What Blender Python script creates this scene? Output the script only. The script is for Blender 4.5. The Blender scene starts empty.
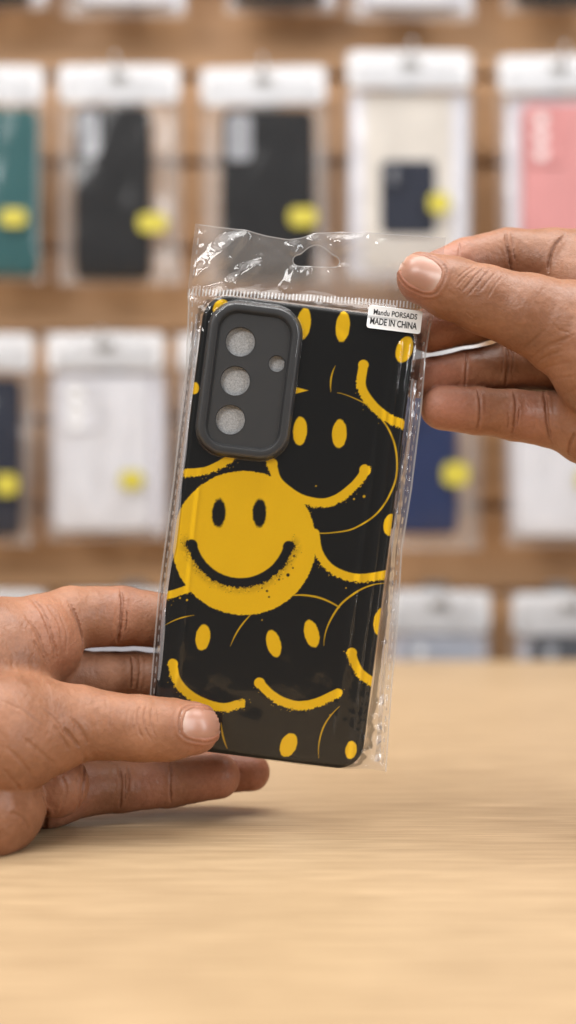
import bpy, bmesh, math
import numpy as np
from mathutils import Vector, Matrix

scene = bpy.context.scene
COL = scene.collection

# ------------------------------------------------------------------ camera, world, lamps, exposure
FPX = 1407.0            # focal length in picture pixels (40 degree vertical field of view)
CAMH = 0.118            # lens height above the counter top
D0 = 0.520              # distance of the case's printed face

cam_d = bpy.data.cameras.new("camera")
cam = bpy.data.objects.new("camera", cam_d)
COL.objects.link(cam)
cam.location = (0, 0, CAMH)
cam.rotation_euler = (math.pi / 2, 0, 0)
cam_d.sensor_fit = 'VERTICAL'
cam_d.sensor_height = 24.0
cam_d.lens = 12.0 * FPX / 512.0
cam_d.clip_start = 0.01
cam_d.clip_end = 20
cam_d.dof.use_dof = True
cam_d.dof.focus_distance = 0.517
cam_d.dof.aperture_fstop = cam_d.lens / 13.0
scene.camera = cam

world = bpy.data.worlds.new("World")
scene.world = world
world.use_nodes = True
bg = world.node_tree.nodes["Background"]
bg.inputs[0].default_value = (0.95, 0.96, 1.0, 1)
bg.inputs[1].default_value = 0.14

def lamp(name, loc, target, sx, sy, power, col=(1, 1, 1)):
    l = bpy.data.lights.new(name, 'AREA')
    l.shape = 'RECTANGLE'; l.size = sx; l.size_y = sy
    l.energy = power; l.color = col
    o = bpy.data.objects.new(name, l); COL.objects.link(o)
    o.location = loc
    d = Vector(target) - Vector(loc)
    o.rotation_euler = d.to_track_quat('-Z', 'Y').to_euler()
    return o

lamp("ceiling_lamp", (-0.50, 0.02, 1.40), (0, 0.55, 0.15), 1.6, 0.8, 10.5, (1.0, 0.98, 0.96))
lamp("ceiling_lamp", (0.45, 0.25, 1.45), (0, 0.60, 0.15), 1.6, 0.8, 7.0, (1.0, 0.985, 0.97))
lamp("ceiling_lamp", (-0.1, 0.60, 1.60), (0, 1.20, 0.18), 1.8, 0.9, 38.0, (1.0, 0.98, 0.96))
lamp("added_glint_lamp", (-1.30, -1.10, 1.38), (0, 0.52, 0.2), 1.25, 0.40, 33.0, (1.0, 0.985, 0.97))  # added front-left light, set to glint on the film creases
lamp("added_glint_lamp", (1.45, -0.58, 0.82), (0, 0.52, 0.2), 0.36, 1.35, 21.0, (0.94, 0.97, 1.0))  # added right-hand light, tall to draw long streaks on the bag margin

scene.view_settings.view_transform = 'Standard'
scene.view_settings.look = 'None'
scene.view_settings.exposure = 0.0
scene.view_settings.gamma = 1.0
scene.cycles.transparent_max_bounces = 24
scene.cycles.max_bounces = 10
scene.cycles.use_denoising = True
scene.cycles.caustics_reflective = False
scene.cycles.caustics_refractive = False

# ------------------------------------------------------------------ helpers
RNG = np.random.RandomState(7)

def at(px, py, Y):
    """point at distance Y behind picture position (px, py)"""
    return np.array([(px - 288.0) / FPX * Y, Y, CAMH + (512.0 - py) / FPX * Y])

def mesh_np(name, V, F, smooth=True):
    me = bpy.data.meshes.new(name)
    V = np.asarray(V, dtype=np.float32)
    if isinstance(F, np.ndarray):
        n, k = F.shape
        me.vertices.add(len(V)); me.vertices.foreach_set("co", V.ravel())
        me.loops.add(n * k); me.loops.foreach_set("vertex_index", F.astype(np.int32).ravel())
        me.polygons.add(n)
        me.polygons.foreach_set("loop_start", np.arange(0, n * k, k, dtype=np.int32))
        me.polygons.foreach_set("loop_total", np.full(n, k, dtype=np.int32))
        me.update(calc_edges=True)
        me.validate()
    else:
        me.from_pydata([tuple(map(float, v)) for v in V], [], [tuple(int(i) for i in f) for f in F])
        me.update()
    me.polygons.foreach_set("use_smooth", np.full(len(me.polygons), smooth, dtype=bool))
    return me

def link(name, me, mat, parent=None):
    o = bpy.data.objects.new(name, me)
    COL.objects.link(o)
    if mat is not None:
        me.materials.append(mat)
    if parent is not None:
        o.parent = parent
    return o

def empty(name, loc=(0, 0, 0)):
    o = bpy.data.objects.new(name, None); COL.objects.link(o); o.location = loc
    o.empty_display_size = 0.02
    return o

def tag(o, label, cat, group=None, kind=None):
    o["label"] = label; o["category"] = cat
    if group: o["group"] = group
    if kind: o["kind"] = kind
    return o

def keep_world(o, parent):
    o.parent = parent
    bpy.context.view_layer.update()
    o.matrix_parent_inverse = parent.matrix_world.inverted()

def rrect(hw, hh, r, n=10):
    r = max(1e-5, min(r, hw - 1e-5, hh - 1e-5))
    pts = []
    for cx, cy, a0 in ((hw - r, hh - r, 0), (-(hw - r), hh - r, 90), (-(hw - r), -(hh - r), 180), (hw - r, -(hh - r), 270)):
        for i in range(n + 1):
            a = math.radians(a0 + 90.0 * i / n)
            pts.append((cx + r * math.cos(a), cy + r * math.sin(a)))
    return pts

def loft(loops, cap0=True, cap1=True, closed=False):
    """rings of equal length -> verts, faces"""
    n = len(loops[0]); V = [p for l in loops for p in l]; F = []
    m = len(loops)
    for a in range(m if closed else m - 1):
        b = (a + 1) % m
        for i in range(n):
            j = (i + 1) % n
            F.append((a * n + i, a * n + j, b * n + j, b * n + i))
    if not closed:
        if cap0: F.append(tuple(reversed(range(n))))
        if cap1: F.append(tuple((m - 1) * n + i for i in range(n)))
    return V, F

def tube(path, r, n=8):
    path = [Vector(p) for p in path]
    loops = []
    for i, p in enumerate(path):
        t = (path[min(i + 1, len(path) - 1)] - path[max(i - 1, 0)]).normalized()
        u = t.cross(Vector((1, 0, 0)))
        if u.length < 0.1: u = t.cross(Vector((0, 0, 1)))
        u.normalize(); v = t.cross(u)
        loops.append([tuple(p + (u * math.cos(2 * math.pi * k / n) + v * math.sin(2 * math.pi * k / n)) * r) for k in range(n)])
    return loft(loops)

_tab = RNG.rand(256, 256)
def vnoise(x, y, seed=0):
    x = np.asarray(x, float) + seed * 17.31; y = np.asarray(y, float) + seed * 9.77
    xi = np.floor(x).astype(int); yi = np.floor(y).astype(int)
    fx = x - xi; fy = y - yi
    fx = fx * fx * (3 - 2 * fx); fy = fy * fy * (3 - 2 * fy)
    g = lambda a, b: _tab[a & 255, b & 255]
    return (g(xi, yi) * (1 - fx) + g(xi + 1, yi) * fx) * (1 - fy) + (g(xi, yi + 1) * (1 - fx) + g(xi + 1, yi + 1) * fx) * fy
def fbm(x, y, seed=0, o=3):
    s = 0; a = 0.5; f = 1
    for k in range(o):
        s = s + a * vnoise(x * f, y * f, seed + k); a *= 0.5; f *= 2.1
    return s / (1 - 0.5 ** o)
def sstep(a, b, x):
    t = np.clip((x - a) / (b - a), 0, 1); return t * t * (3 - 2 * t)

# ------------------------------------------------------------------ materials
def new_mat(name):
    m = bpy.data.materials.new(name); m.use_nodes = True
    nt = m.node_tree
    return m, nt, nt.nodes["Principled BSDF"], nt.nodes["Material Output"]

def simple(name, col, rough=0.5, metal=0.0, spec=0.5, coat=0.0, var=0.12, scale=60.0, bump=0.0, bscale=300.0):
    m, nt, b, out = new_mat(name)
    N, L = nt.nodes, nt.links
    tc = N.new("ShaderNodeTexCoord")
    no = N.new("ShaderNodeTexNoise"); no.inputs["Scale"].default_value = scale; no.inputs["Detail"].default_value = 4
    L.new(tc.outputs["Object"], no.inputs["Vector"])
    mx = N.new("ShaderNodeMix"); mx.data_type = 'RGBA'
    mx.inputs[6].default_value = (*[c * (1 - var) for c in col], 1)
    mx.inputs[7].default_value = (*[min(1, c * (1 + var)) for c in col], 1)
    L.new(no.outputs["Fac"], mx.inputs[0])
    L.new(mx.outputs[2], b.inputs["Base Color"])
    b.inputs["Roughness"].default_value = rough
    b.inputs["Metallic"].default_value = metal
    b.inputs["Specular IOR Level"].default_value = spec
    b.inputs["Coat Weight"].default_value = coat
    if bump:
        n2 = N.new("ShaderNodeTexNoise"); n2.inputs["Scale"].default_value = bscale; n2.inputs["Detail"].default_value = 3
        L.new(tc.outputs["Object"], n2.inputs["Vector"])
        bp = N.new("ShaderNodeBump"); bp.inputs["Strength"].default_value = bump; bp.inputs["Distance"].default_value = 0.0005
        L.new(n2.outputs["Fac"], bp.inputs["Height"]); L.new(bp.outputs["Normal"], b.inputs["Normal"])
    return m

def film(name, haze, gloss_add, rough=0.06, bump=0.0, tint=(1, 1, 1), bscale=90.0):
    """thin clear plastic: see-through, a little milky, with a sharp sheen"""
    m, nt, b, out = new_mat(name)
    N, L = nt.nodes, nt.links
    N.remove(b)
    tr = N.new("ShaderNodeBsdfTransparent"); tr.inputs[0].default_value = (0.985, 0.985, 0.985, 1)
    df = N.new("ShaderNodeBsdfDiffuse"); df.inputs[0].default_value = (*[0.85 * t for t in tint], 1)
    tl = N.new("ShaderNodeBsdfTranslucent"); tl.inputs[0].default_value = (*[0.85 * t for t in tint], 1)
    md = N.new("ShaderNodeMixShader"); md.inputs[0].default_value = 0.4
    L.new(df.outputs[0], md.inputs[1]); L.new(tl.outputs[0], md.inputs[2])
    m1 = N.new("ShaderNodeMixShader"); m1.inputs[0].default_value = haze
    L.new(tr.outputs[0], m1.inputs[1]); L.new(md.outputs[0], m1.inputs[2])
    gl = N.new("ShaderNodeBsdfGlossy"); gl.inputs["Roughness"].default_value = rough
    fr = N.new("ShaderNodeLayerWeight"); fr.inputs["Blend"].default_value = 0.25
    ma = N.new("ShaderNodeMath"); ma.operation = 'MULTIPLY_ADD'
    ma.inputs[1].default_value = 0.55; ma.inputs[2].default_value = gloss_add; ma.use_clamp = True
    L.new(fr.outputs["Fresnel"], ma.inputs[0])
    m2 = N.new("ShaderNodeMixShader")
    L.new(ma.outputs[0], m2.inputs[0]); L.new(m1.outputs[0], m2.inputs[1]); L.new(gl.outputs[0], m2.inputs[2])
    L.new(m2.outputs[0], out.inputs["Surface"])
    if bump:
        tc = N.new("ShaderNodeTexCoord")
        n2 = N.new("ShaderNodeTexNoise"); n2.inputs["Scale"].default_value = bscale; n2.inputs["Detail"].default_value = 3
        L.new(tc.outputs["Object"], n2.inputs["Vector"])
        bp = N.new("ShaderNodeBump"); bp.inputs["Strength"].default_value = bump; bp.inputs["Distance"].default_value = 0.002
        L.new(n2.outputs["Fac"], bp.inputs["Height"])
        L.new(bp.outputs["Normal"], gl.inputs["Normal"])
        L.new(bp.outputs["Normal"], fr.inputs["Normal"])
    return m

def wood(name, dark, light, scale, stretch, rough, grain=0.5, pores=0.5, bump=0.15):
    m, nt, b, out = new_mat(name)
    N, L = nt.nodes, nt.links
    tc = N.new("ShaderNodeTexCoord")
    mp = N.new("ShaderNodeMapping"); mp.inputs["Scale"].default_value = stretch
    L.new(tc.outputs["Object"], mp.inputs["Vector"])
    n1 = N.new("ShaderNodeTexNoise"); n1.inputs["Scale"].default_value = scale; n1.inputs["Detail"].default_value = 6
    n1.inputs["Roughness"].default_value = 0.62; n1.inputs["Distortion"].default_value = 0.6
    L.new(mp.outputs[0], n1.inputs["Vector"])
    n2 = N.new("ShaderNodeTexNoise"); n2.inputs["Scale"].default_value = scale * 7; n2.inputs["Detail"].default_value = 4
    mp2 = N.new("ShaderNodeMapping"); mp2.inputs["Scale"].default_value = (stretch[0] * 0.25, stretch[1] * 0.5, stretch[2] * 0.5)
    L.new(tc.outputs["Object"], mp2.inputs["Vector"]); L.new(mp2.outputs[0], n2.inputs["Vector"])
    n3 = N.new("ShaderNodeTexNoise"); n3.inputs["Scale"].default_value = 3.0; n3.inputs["Detail"].default_value = 2
    L.new(tc.outputs["Object"], n3.inputs["Vector"])
    cr = N.new("ShaderNodeValToRGB")
    cr.color_ramp.elements[0].position = 0.36; cr.color_ramp.elements[0].color = (*dark, 1)
    cr.color_ramp.elements[1].position = 0.60; cr.color_ramp.elements[1].color = (*light, 1)
    ad = N.new("ShaderNodeMath"); ad.operation = 'MULTIPLY_ADD'; ad.inputs[1].default_value = grain
    mu = N.new("ShaderNodeMath"); mu.operation = 'MULTIPLY_ADD'; mu.inputs[1].default_value = pores
    L.new(n2.outputs["Fac"], mu.inputs[0]); 
    m3 = N.new("ShaderNodeMath"); m3.operation = 'MULTIPLY'; m3.inputs[1].default_value = 1 - grain - pores
    L.new(n3.outputs["Fac"], m3.inputs[0]); L.new(m3.outputs[0], mu.inputs[2])
    L.new(n1.outputs["Fac"], ad.inputs[0]); L.new(mu.outputs[0], ad.inputs[2])
    L.new(ad.outputs[0], cr.inputs["Fac"])
    L.new(cr.outputs[0], b.inputs["Base Color"])
    b.inputs["Roughness"].default_value = rough
    b.inputs["Specular IOR Level"].default_value = 0.35
    bp = N.new("ShaderNodeBump"); bp.inputs["Strength"].default_value = bump; bp.inputs["Distance"].default_value = 0.0004
    L.new(n2.outputs["Fac"], bp.inputs["Height"]); L.new(bp.outputs["Normal"], b.inputs["Normal"])
    return m

M_counter = wood("counter_wood", (0.265, 0.176, 0.093), (0.490, 0.350, 0.206), 16.0, (1.1, 20.0, 20.0), 0.46, 0.42, 0.42)
M_slat = wood("slat_wood", (0.31, 0.170, 0.082), (0.50, 0.290, 0.148), 5.0, (0.8, 8.0, 8.0), 0.5, 0.5, 0.15)
M_case = simple("matt_black_rubber", (0.011, 0.011, 0.0108), 0.42, var=0.1, scale=400, bump=0.06, bscale=1500)
M_rim = simple("soft_charcoal_rubber", (0.036, 0.036, 0.037), 0.50, var=0.06, scale=400, bump=0.05, bscale=2500)
M_floorplate = simple("charcoal_plate", (0.046, 0.046, 0.047), 0.55, var=0.06, scale=400, bump=0.05, bscale=2500)
M_foam = simple("speckled_grey_foam", (0.62, 0.61, 0.60), 0.85, var=0.8, scale=2400, bump=0.6, bscale=2400)
M_film = film("clear_film", 0.007, 0.028, 0.055, 0.0)
M_filmback = film("clear_film_back", 0.22, 0.04, 0.08, 0.0)
M_seal = film("milky_seal", 0.55, 0.03, 0.25)
M_edge = film("milky_edge", 0.30, 0.05, 0.18)
M_label = simple("white_sticker", (0.80, 0.80, 0.79), 0.45, var=0.02)
M_ink = simple("black_ink", (0.012, 0.012, 0.014), 0.5)
M_cardwhite = simple("white_card", (0.53, 0.53, 0.545), 0.6, var=0.14, scale=25)
M_cloud = film("cloudy_film", 0.014, 0.012, 0.16, 0.5, bscale=45)
M_insert = simple("lilac_white_card", (0.62, 0.61, 0.66), 0.6, var=0.05)
M_cloudback = film("cloudy_back_film", 0.32, 0.02, 0.2, 0.4, bscale=45)
M_metal = simple("hook_steel", (0.55, 0.55, 0.56), 0.3, 1.0)
M_yellowtag = simple("yellow_sticker", (0.43, 0.37, 0.035), 0.5, var=0.04)
M_hole = simple("slot_shade", (0.22, 0.20, 0.18), 0.8)

# ------------------------------------------------------------------ case frame (mm): u right, v up, w towards the lens
TH = math.radians(7.2)
CX, CY, S = 283.0, 532.0, FPX / (D0 * 1000.0)       # S: pixels per mm on the printed face
CT, ST = math.cos(TH), math.sin(TH)
def uv_of(px, py):
    dx = np.asarray(px, float) - CX; dy = np.asarray(py, float) - CY
    return (dx * CT + dy * ST) / S, (dx * ST - dy * CT) / S
def px_of(u, v):
    return CX + S * (u * CT + v * ST), CY + S * (u * ST - v * CT)
C0 = at(CX, CY, D0)
def to_world(u, v, w):
    u = np.asarray(u, float); v = np.asarray(v, float); w = np.asarray(w, float)
    x = C0[0] + (u * CT + v * ST) / 1000.0
    z = C0[2] - (u * ST - v * CT) / 1000.0
    y = C0[1] - w / 1000.0
    return np.stack([x + 0 * w, y + 0 * u, z + 0 * w], -1)
ROT = Matrix(((CT, 0, ST), (0, 1, 0), (-ST, 0, CT)))   # local x=u, y=-w, z=v

HW, HH, CR = 39.7, 84.4, 9.5          # case half width, half height, corner radius
def sd_rr(u, v, hw, hh, r):
    qx = np.abs(u) - (hw - r); qy = np.abs(v) - (hh - r)
    return np.hypot(np.maximum(qx, 0), np.maximum(qy, 0)) + np.minimum(np.maximum(qx, qy), 0) - r

KU, KV = uv_of(249.0, 381.0)          # middle of the camera frame
KHW, KHH, KR = 17.1, 28.4, 10.5
lens = [(240.4, 342.0, 15.0), (235.3, 381.0, 15.0), (230.3, 419.8, 15.0), (276.7, 363.8, 8.4)]

def grid_cut(us, vs, keep_sdf, wfun, snap):
    """heightfield over a grid, trimmed where keep_sdf > 0 with its rim snapped to the outline"""
    U, Vv = np.meshgrid(us, vs, indexing='ij')
    d = keep_sdf(U, Vv)
    e = 0.05
    for _ in range(2):
        gx = (keep_sdf(U + e, Vv) - keep_sdf(U - e, Vv)) / (2 * e)
        gy = (keep_sdf(U, Vv + e) - keep_sdf(U, Vv - e)) / (2 * e)
        m = (d > 0) & (d < snap)
        U = np.where(m, U - d * gx, U); Vv = np.where(m, Vv - d * gy, Vv)
        d2 = keep_sdf(U, Vv)
        d = np.where(m, np.minimum(d2, 1e-4), d)
        m_small = m
    inside = d < 1e-3
    nu, nv = U.shape
    idx = np.arange(nu * nv).reshape(nu, nv)
    ok = inside[:-1, :-1] & inside[1:, :-1] & inside[1:, 1:] & inside[:-1, 1:]
    F = np.stack([idx[:-1, :-1][ok], idx[1:, :-1][ok], idx[1:, 1:][ok], idx[:-1, 1:][ok]], -1)
    used = np.unique(F)
    remap = -np.ones(nu * nv, int); remap[used] = np.arange(len(used))
    u = U.ravel()[used]; v = Vv.ravel()[used]
    return u, v, wfun(u, v), remap[F]

# ------------------------------------------------------------------ the print on the case (all positions in picture pixels of the photograph)
def d_ell(x, y, cx, cy, a, b, deg):
    t = math.radians(deg); c, s = math.cos(t), math.sin(t)
    X = (x - cx) * c + (y - cy) * s; Y = -(x - cx) * s + (y - cy) * c
    k = np.hypot(X / a, Y / b)
    return (k - 1) * min(a, b)
def d_poly(x, y, pts):
    best = np.full(x.shape, 1e9)
    for (ax, ay), (bx, by) in zip(pts[:-1], pts[1:]):
        vx, vy = bx - ax, by - ay
        t = np.clip(((x - ax) * vx + (y - ay) * vy) / (vx * vx + vy * vy + 1e-9), 0, 1)
        best = np.minimum(best, np.hypot(x - ax - t * vx, y - ay - t * vy))
    return best
def spline(pts, n=10):
    P = [np.array(p, float) for p in pts]; P = [2 * P[0] - P[1]] + P + [2 * P[-1] - P[-2]]
    out = []
    for i in range(1, len(P) - 2):
        for k in range(n):
            t = k / n; a, b, c, d = P[i - 1], P[i], P[i + 1], P[i + 2]
            out.append(tuple(0.5 * (2 * b + (c - a) * t + (2 * a - 5 * b + 4 * c - d) * t * t + (3 * b - a - 3 * c + d) * t ** 3)))
    out.append(tuple(P[-2])); return out

def print_mask(x, y):
    SS = lambda d, w=0.45: sstep(w, -w, d)
    rough = (fbm(x * 0.55, y * 0.55, 3) - 0.5) * 4.5 + (vnoise(x * 1.6, y * 1.6, 5) - 0.5) * 2.2
    soft = (fbm(x * 0.4, y * 0.4, 8) - 0.5) * 1.2
    m = np.zeros_like(x)
    def eye(cx, cy, a, b, deg):
        nonlocal m
        m = np.maximum(m, SS(d_ell(x, y, cx, cy, a, b, deg) + soft * 0.6))
    def mouth(pts, hw, centre, blob0=0, blob1=0):
        nonlocal m
        sp = spline(pts)
        d = d_poly(x, y, sp) - hw
        if blob0: d = np.minimum(d, np.hypot(x - pts[0][0], y - pts[0][1]) - blob0)
        if blob1: d = np.minimum(d, np.hypot(x - pts[-1][0], y - pts[-1][1]) - blob1)
        R = np.mean([math.hypot(p[0] - centre[0], p[1] - centre[1]) for p in sp[len(sp) // 4:3 * len(sp) // 4]])
        outer = sstep(-1.5, 2.5, np.hypot(x - centre[0], y - centre[1]) - R)
        m = np.maximum(m, SS(d + rough * 0.75 * outer + soft * 0.3))
        sp_ = (vnoise(x * 1.1, y * 1.1, 11) > 0.90 + 0.012 * np.maximum(d, 0)) & (d > 0) & (d < 8) & (outer > 0.9)
        m = np.maximum(m, sp_ * 0.55)
    def ring(cx, cy, r, a0, a1, w0, w1, fade=0.0):
        nonlocal m
        a = np.degrees(np.arctan2(-(y - cy), x - cx))
        span = a1 - a0
        t = np.mod(a - a0, 360.0) / span
        wob = (vnoise(x * 0.05, y * 0.05, 4) - 0.5) * 1.5
        hw = np.where((t >= 0) & (t <= 1), 0.55 * w0 + (0.62 * w1 - 0.55 * w0) * np.sin(np.clip(t, 0, 1) * math.pi), -5)
        m = np.maximum(m, SS(np.abs(np.hypot(x - cx, y - cy) - r + wob) - hw, 0.42) * 0.75)
    # upper right face
    eye(303.8, 323.5, 6.9, 15.6, 6); eye(342.8, 326.6, 6.9, 15.4, 6)
    eye(404.5, 349.4, 8.0, 13.5, 20)
    mouth([(363.4, 365), (361.5, 387), (373, 405.6), (389, 418.5), (403, 424.5)], 4.6, (398, 372), 5.2)
    ring(372, 385, 41, 152, 190, 0.1, 1.3)
    m = np.maximum(m, SS(np.maximum(np.abs(y - 390.4) - (308 - x) * 0.27, 295 - x)))
    # middle face
    ring(327, 463, 70.5, -118, 82, 0.35, 1.5)
    eye(300, 431, 6.9, 14.2, 3); eye(339.4, 433.8, 7.2, 14.2, 3)
    mouth([(272, 464), (277, 480), (288.5, 491), (303, 499.5), (322.6, 503), (338.4, 498), (353, 487), (362, 476.5), (365, 470)], 4.5, (320, 455), 5.6, 5.6)
    # right lower band
    mouth([(315, 533), (318.6, 552), (329, 567), (345, 575.5), (363, 578), (390, 574)], 4.2, (362, 520))
    eye(390.5, 525, 7.0, 11, 8); eye(381, 622, 7.4, 13.8, 8)
    # lower rings
    ring(300, 669, 73.5, 57, 97, 0.9, 1.5); ring(300, 669, 73.5, 128, 162, 0.1, 1.2)
    ring(388, 648, 64.5, 92, 178, 0.3, 1.5)
    # lower faces
    eye(202.9, 637.4, 7.2, 13, 8); eye(273.7, 643.6, 7.0, 13.6, -14); eye(311.7, 633.7, 7.2, 14, -14)
    mouth([(172.7, 664), (176.5, 680), (188, 693.5), (204.7, 703), (223, 707.5), (241, 704)], 4.4, (217, 655), 5.2)
    mouth([(259.5, 683), (271, 694.5), (285, 702.5), (300, 705.5), (317, 702.5), (338, 693)], 4.4, (300, 640), 5.4)
    mouth([(351.7, 653), (354.5, 663), (360.4, 673), (372, 682)], 4.4, (390, 640), 5.2)
    eye(288.5, 745, 8.0, 12.2, 22); eye(351, 750, 5.6, 9, 8)
    ring(378, 752, 60, 130, 186, 0.2, 1.1)
    ring(300, 718, 79, 183, 203, 0.2, 1.3)
    # left edge bits
    mouth([(160, 597), (176, 593), (190, 588)], 3.8, (180, 560))
    ring(205, 690, 76, 98, 122, 0.1, 0.8)
    eye(194, 388, 5, 6, 0); eye(221, 308, 7.5, 9, 35)
    mouth([(186, 473), (205, 471), (219, 465), (231, 458)], 4.0, (200, 430))
    for (sx, sy, r) in ((364, 496.4, 1.3), (354, 499, 0.9), (316, 486, .7), (180, 598, 0.9), (187, 600, 1.0), (346, 588, .6), (262, 620, .6), (330, 715, .6)):
        m = np.maximum(m, SS(np.hypot(x - sx, y - sy) - r) * 0.8)
    # big yellow face, on top of everything
    dd = np.hypot(x - 244, y - 543) - 72
    m = np.maximum(m, SS(dd + soft * 0.8 + np.where((dd > -3), (vnoise(x * 1.3, y * 1.3, 9) - .5) * 1.0, 0)))
    dark = SS(d_ell(x, y, 218.8, 513, 6.9, 14.2, 2) + soft + rough * 0.15, 0.9)
    dark = np.maximum(dark, SS(d_ell(x, y, 259.6, 513, 6.9, 14.2, 2) + soft + rough * 0.15, 0.9))
    a = [(240.5 + 50 * math.cos(t), 533 + 50 * math.sin(t)) for t in np.linspace(math.radians(166), math.radians(15), 40)]
    d = d_poly(x, y, a) - 5.0
    d = np.minimum(d, np.minimum(np.hypot(x - 191.5, y - 545.5) - 6.2, np.hypot(x - 289, y - 547) - 6.2))
    outer = sstep(0, 4, np.hypot(x - 240.5, y - 533) - 50)
    dark = np.maximum(dark, SS(d + rough * 1.0 * outer + soft * 0.4, 0.7))
    spat = (vnoise(x * 0.95, y * 0.95, 21) > 0.82 + 0.016 * np.maximum(d, 0)) & (d > 0) & (d < 9) & (outer > 0.8)
    dark = np.maximum(dark, spat * 0.75)
    dark = np.maximum(dark, sstep(9, 0, d) * 0.30 * outer * (fbm(x * .5, y * .5, 30) > .35))
    for (sx, sy, r) in ((288, 575, 1.8), (279, 579.5, 1.1), (294, 556, 1.2), (293, 568, .9), (267, 591, 1.2), (269, 597, 1.0), (262, 588, .8)):
        dark = np.maximum(dark, SS(np.hypot(x - sx, y - sy) - r))
    return np.clip(m * (1 - dark), 0, 1)

# printed material
m, nt, b, out = new_mat("yellow_spray_print_on_black")
N, L = nt.nodes, nt.links
atr = N.new("ShaderNodeAttribute"); atr.attribute_name = "print"
tc = N.new("ShaderNodeTexCoord")
n1 = N.new("ShaderNodeTexNoise"); n1.inputs["Scale"].default_value = 900; n1.inputs["Detail"].default_value = 3
L.new(tc.outputs["Object"], n1.inputs["Vector"])
n2 = N.new("ShaderNodeTexNoise"); n2.inputs["Scale"].default_value = 45; n2.inputs["Detail"].default_value = 4
L.new(tc.outputs["Object"], n2.inputs["Vector"])
y1 = N.new("ShaderNodeMix"); y1.data_type = 'RGBA'
y1.inputs[6].default_value = (0.92, 0.515, 0.005, 1); y1.inputs[7].default_value = (0.97, 0.60, 0.008, 1)
av = N.new("ShaderNodeMath"); av.operation = 'MULTIPLY_ADD'; av.inputs[1].default_value = 0.5
hv = N.new("ShaderNodeMath"); hv.operation = 'MULTIPLY'; hv.inputs[1].default_value = 0.5
L.new(n2.outputs["Fac"], hv.inputs[0]); L.new(n1.outputs["Fac"], av.inputs[0]); L.new(hv.outputs[0], av.inputs[2])
L.new(av.outputs[0], y1.inputs[0])
mm = N.new("ShaderNodeMix"); mm.data_type = 'RGBA'
mm.inputs[6].default_value = (0.0095, 0.0094, 0.0090, 1)
L.new(atr.outputs["Fac"], mm.inputs[0]); L.new(y1.outputs[2], mm.inputs[7])
L.new(mm.outputs[2], b.inputs["Base Color"])
b.inputs["Roughness"].default_value = 0.30; b.inputs["Specular IOR Level"].default_value = 0.22
bp = N.new("ShaderNodeBump"); bp.inputs["Strength"].default_value = 0.05; bp.inputs["Distance"].default_value = 0.0003
L.new(n1.outputs["Fac"], bp.inputs["Height"]); L.new(bp.outputs["Normal"], b.inputs["Normal"])
M_print = m

# ------------------------------------------------------------------ counter and slatwall
def box(name, lo, hi, mat, parent=None, bev=0.002):
    bm = bmesh.new()
    bmesh.ops.create_cube(bm, size=1)
    for v in bm.verts:
        v.co = Vector([lo[i] + (v.co[i] + 0.5) * (hi[i] - lo[i]) for i in range(3)])
    if bev:
        bmesh.ops.bevel(bm, geom=list(bm.edges), offset=bev, segments=3, affect='EDGES', profile=0.5)
    me = bpy.data.meshes.new(name); bm.to_mesh(me); bm.free()
    return link(name, me, mat, parent)

Y_EDGE, Y_WALL = 1.122, 1.230
cnt = empty("counter", (0, 0.68, -0.9))
o = box("counter_top", (-1.1, 0.12, -0.035), (1.1, Y_EDGE, 0.0), M_counter, None, 0.003); keep_world(o, cnt)
o = box("cabinet", (-1.05, 0.2, -0.9), (1.05, Y_EDGE - 0.02, -0.036), M_slat, None, 0.002); keep_world(o, cnt)
tag(cnt, "pale oak counter with a smooth horizontal grain under the two hands", "counter")

pitch = 86.0 / FPX * Y_WALL
z_slot0 = at(0, 77, Y_WALL)[2]
prof = []
k0, k1 = -12, 8
for k in range(k0, k1):
    zt = z_slot0 - k * pitch
    g, dp = 0.0062, 0.011
    prof += [(Y_WALL, zt + g / 2 + 0.002), (Y_WALL + 0.002, zt + g / 2), (Y_WALL + dp, zt + g / 2 + 0.003), (Y_WALL + dp, zt - g / 2 - 0.003), (Y_WALL + 0.002, zt - g / 2), (Y_WALL, zt - g / 2 - 0.002)]
V = []; F = []
for (yy, zz) in prof: V += [(-1.6, yy, zz), (1.6, yy, zz)]
for i in range(len(prof) - 1): F.append((2 * i, 2 * i + 2, 2 * i + 3, 2 * i + 1))
nb = len(V)
V += [(-1.6, Y_WALL + 0.02, prof[0][1]), (1.6, Y_WALL + 0.02, prof[0][1]), (-1.6, Y_WALL + 0.02, prof[-1][1]), (1.6, Y_WALL + 0.02, prof[-1][1])]
F += [(nb, nb + 2, nb + 3, nb + 1), (0, nb, nb + 1, 1), (2 * len(prof) - 2, 2 * len(prof) - 1, nb + 3, nb + 2)]
sw = link("slatwall", mesh_np("slatwall", V, F, False), M_slat)
tag(sw, "brown wooden slatted display wall with dark horizontal slots behind everything", "display wall")

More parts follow.
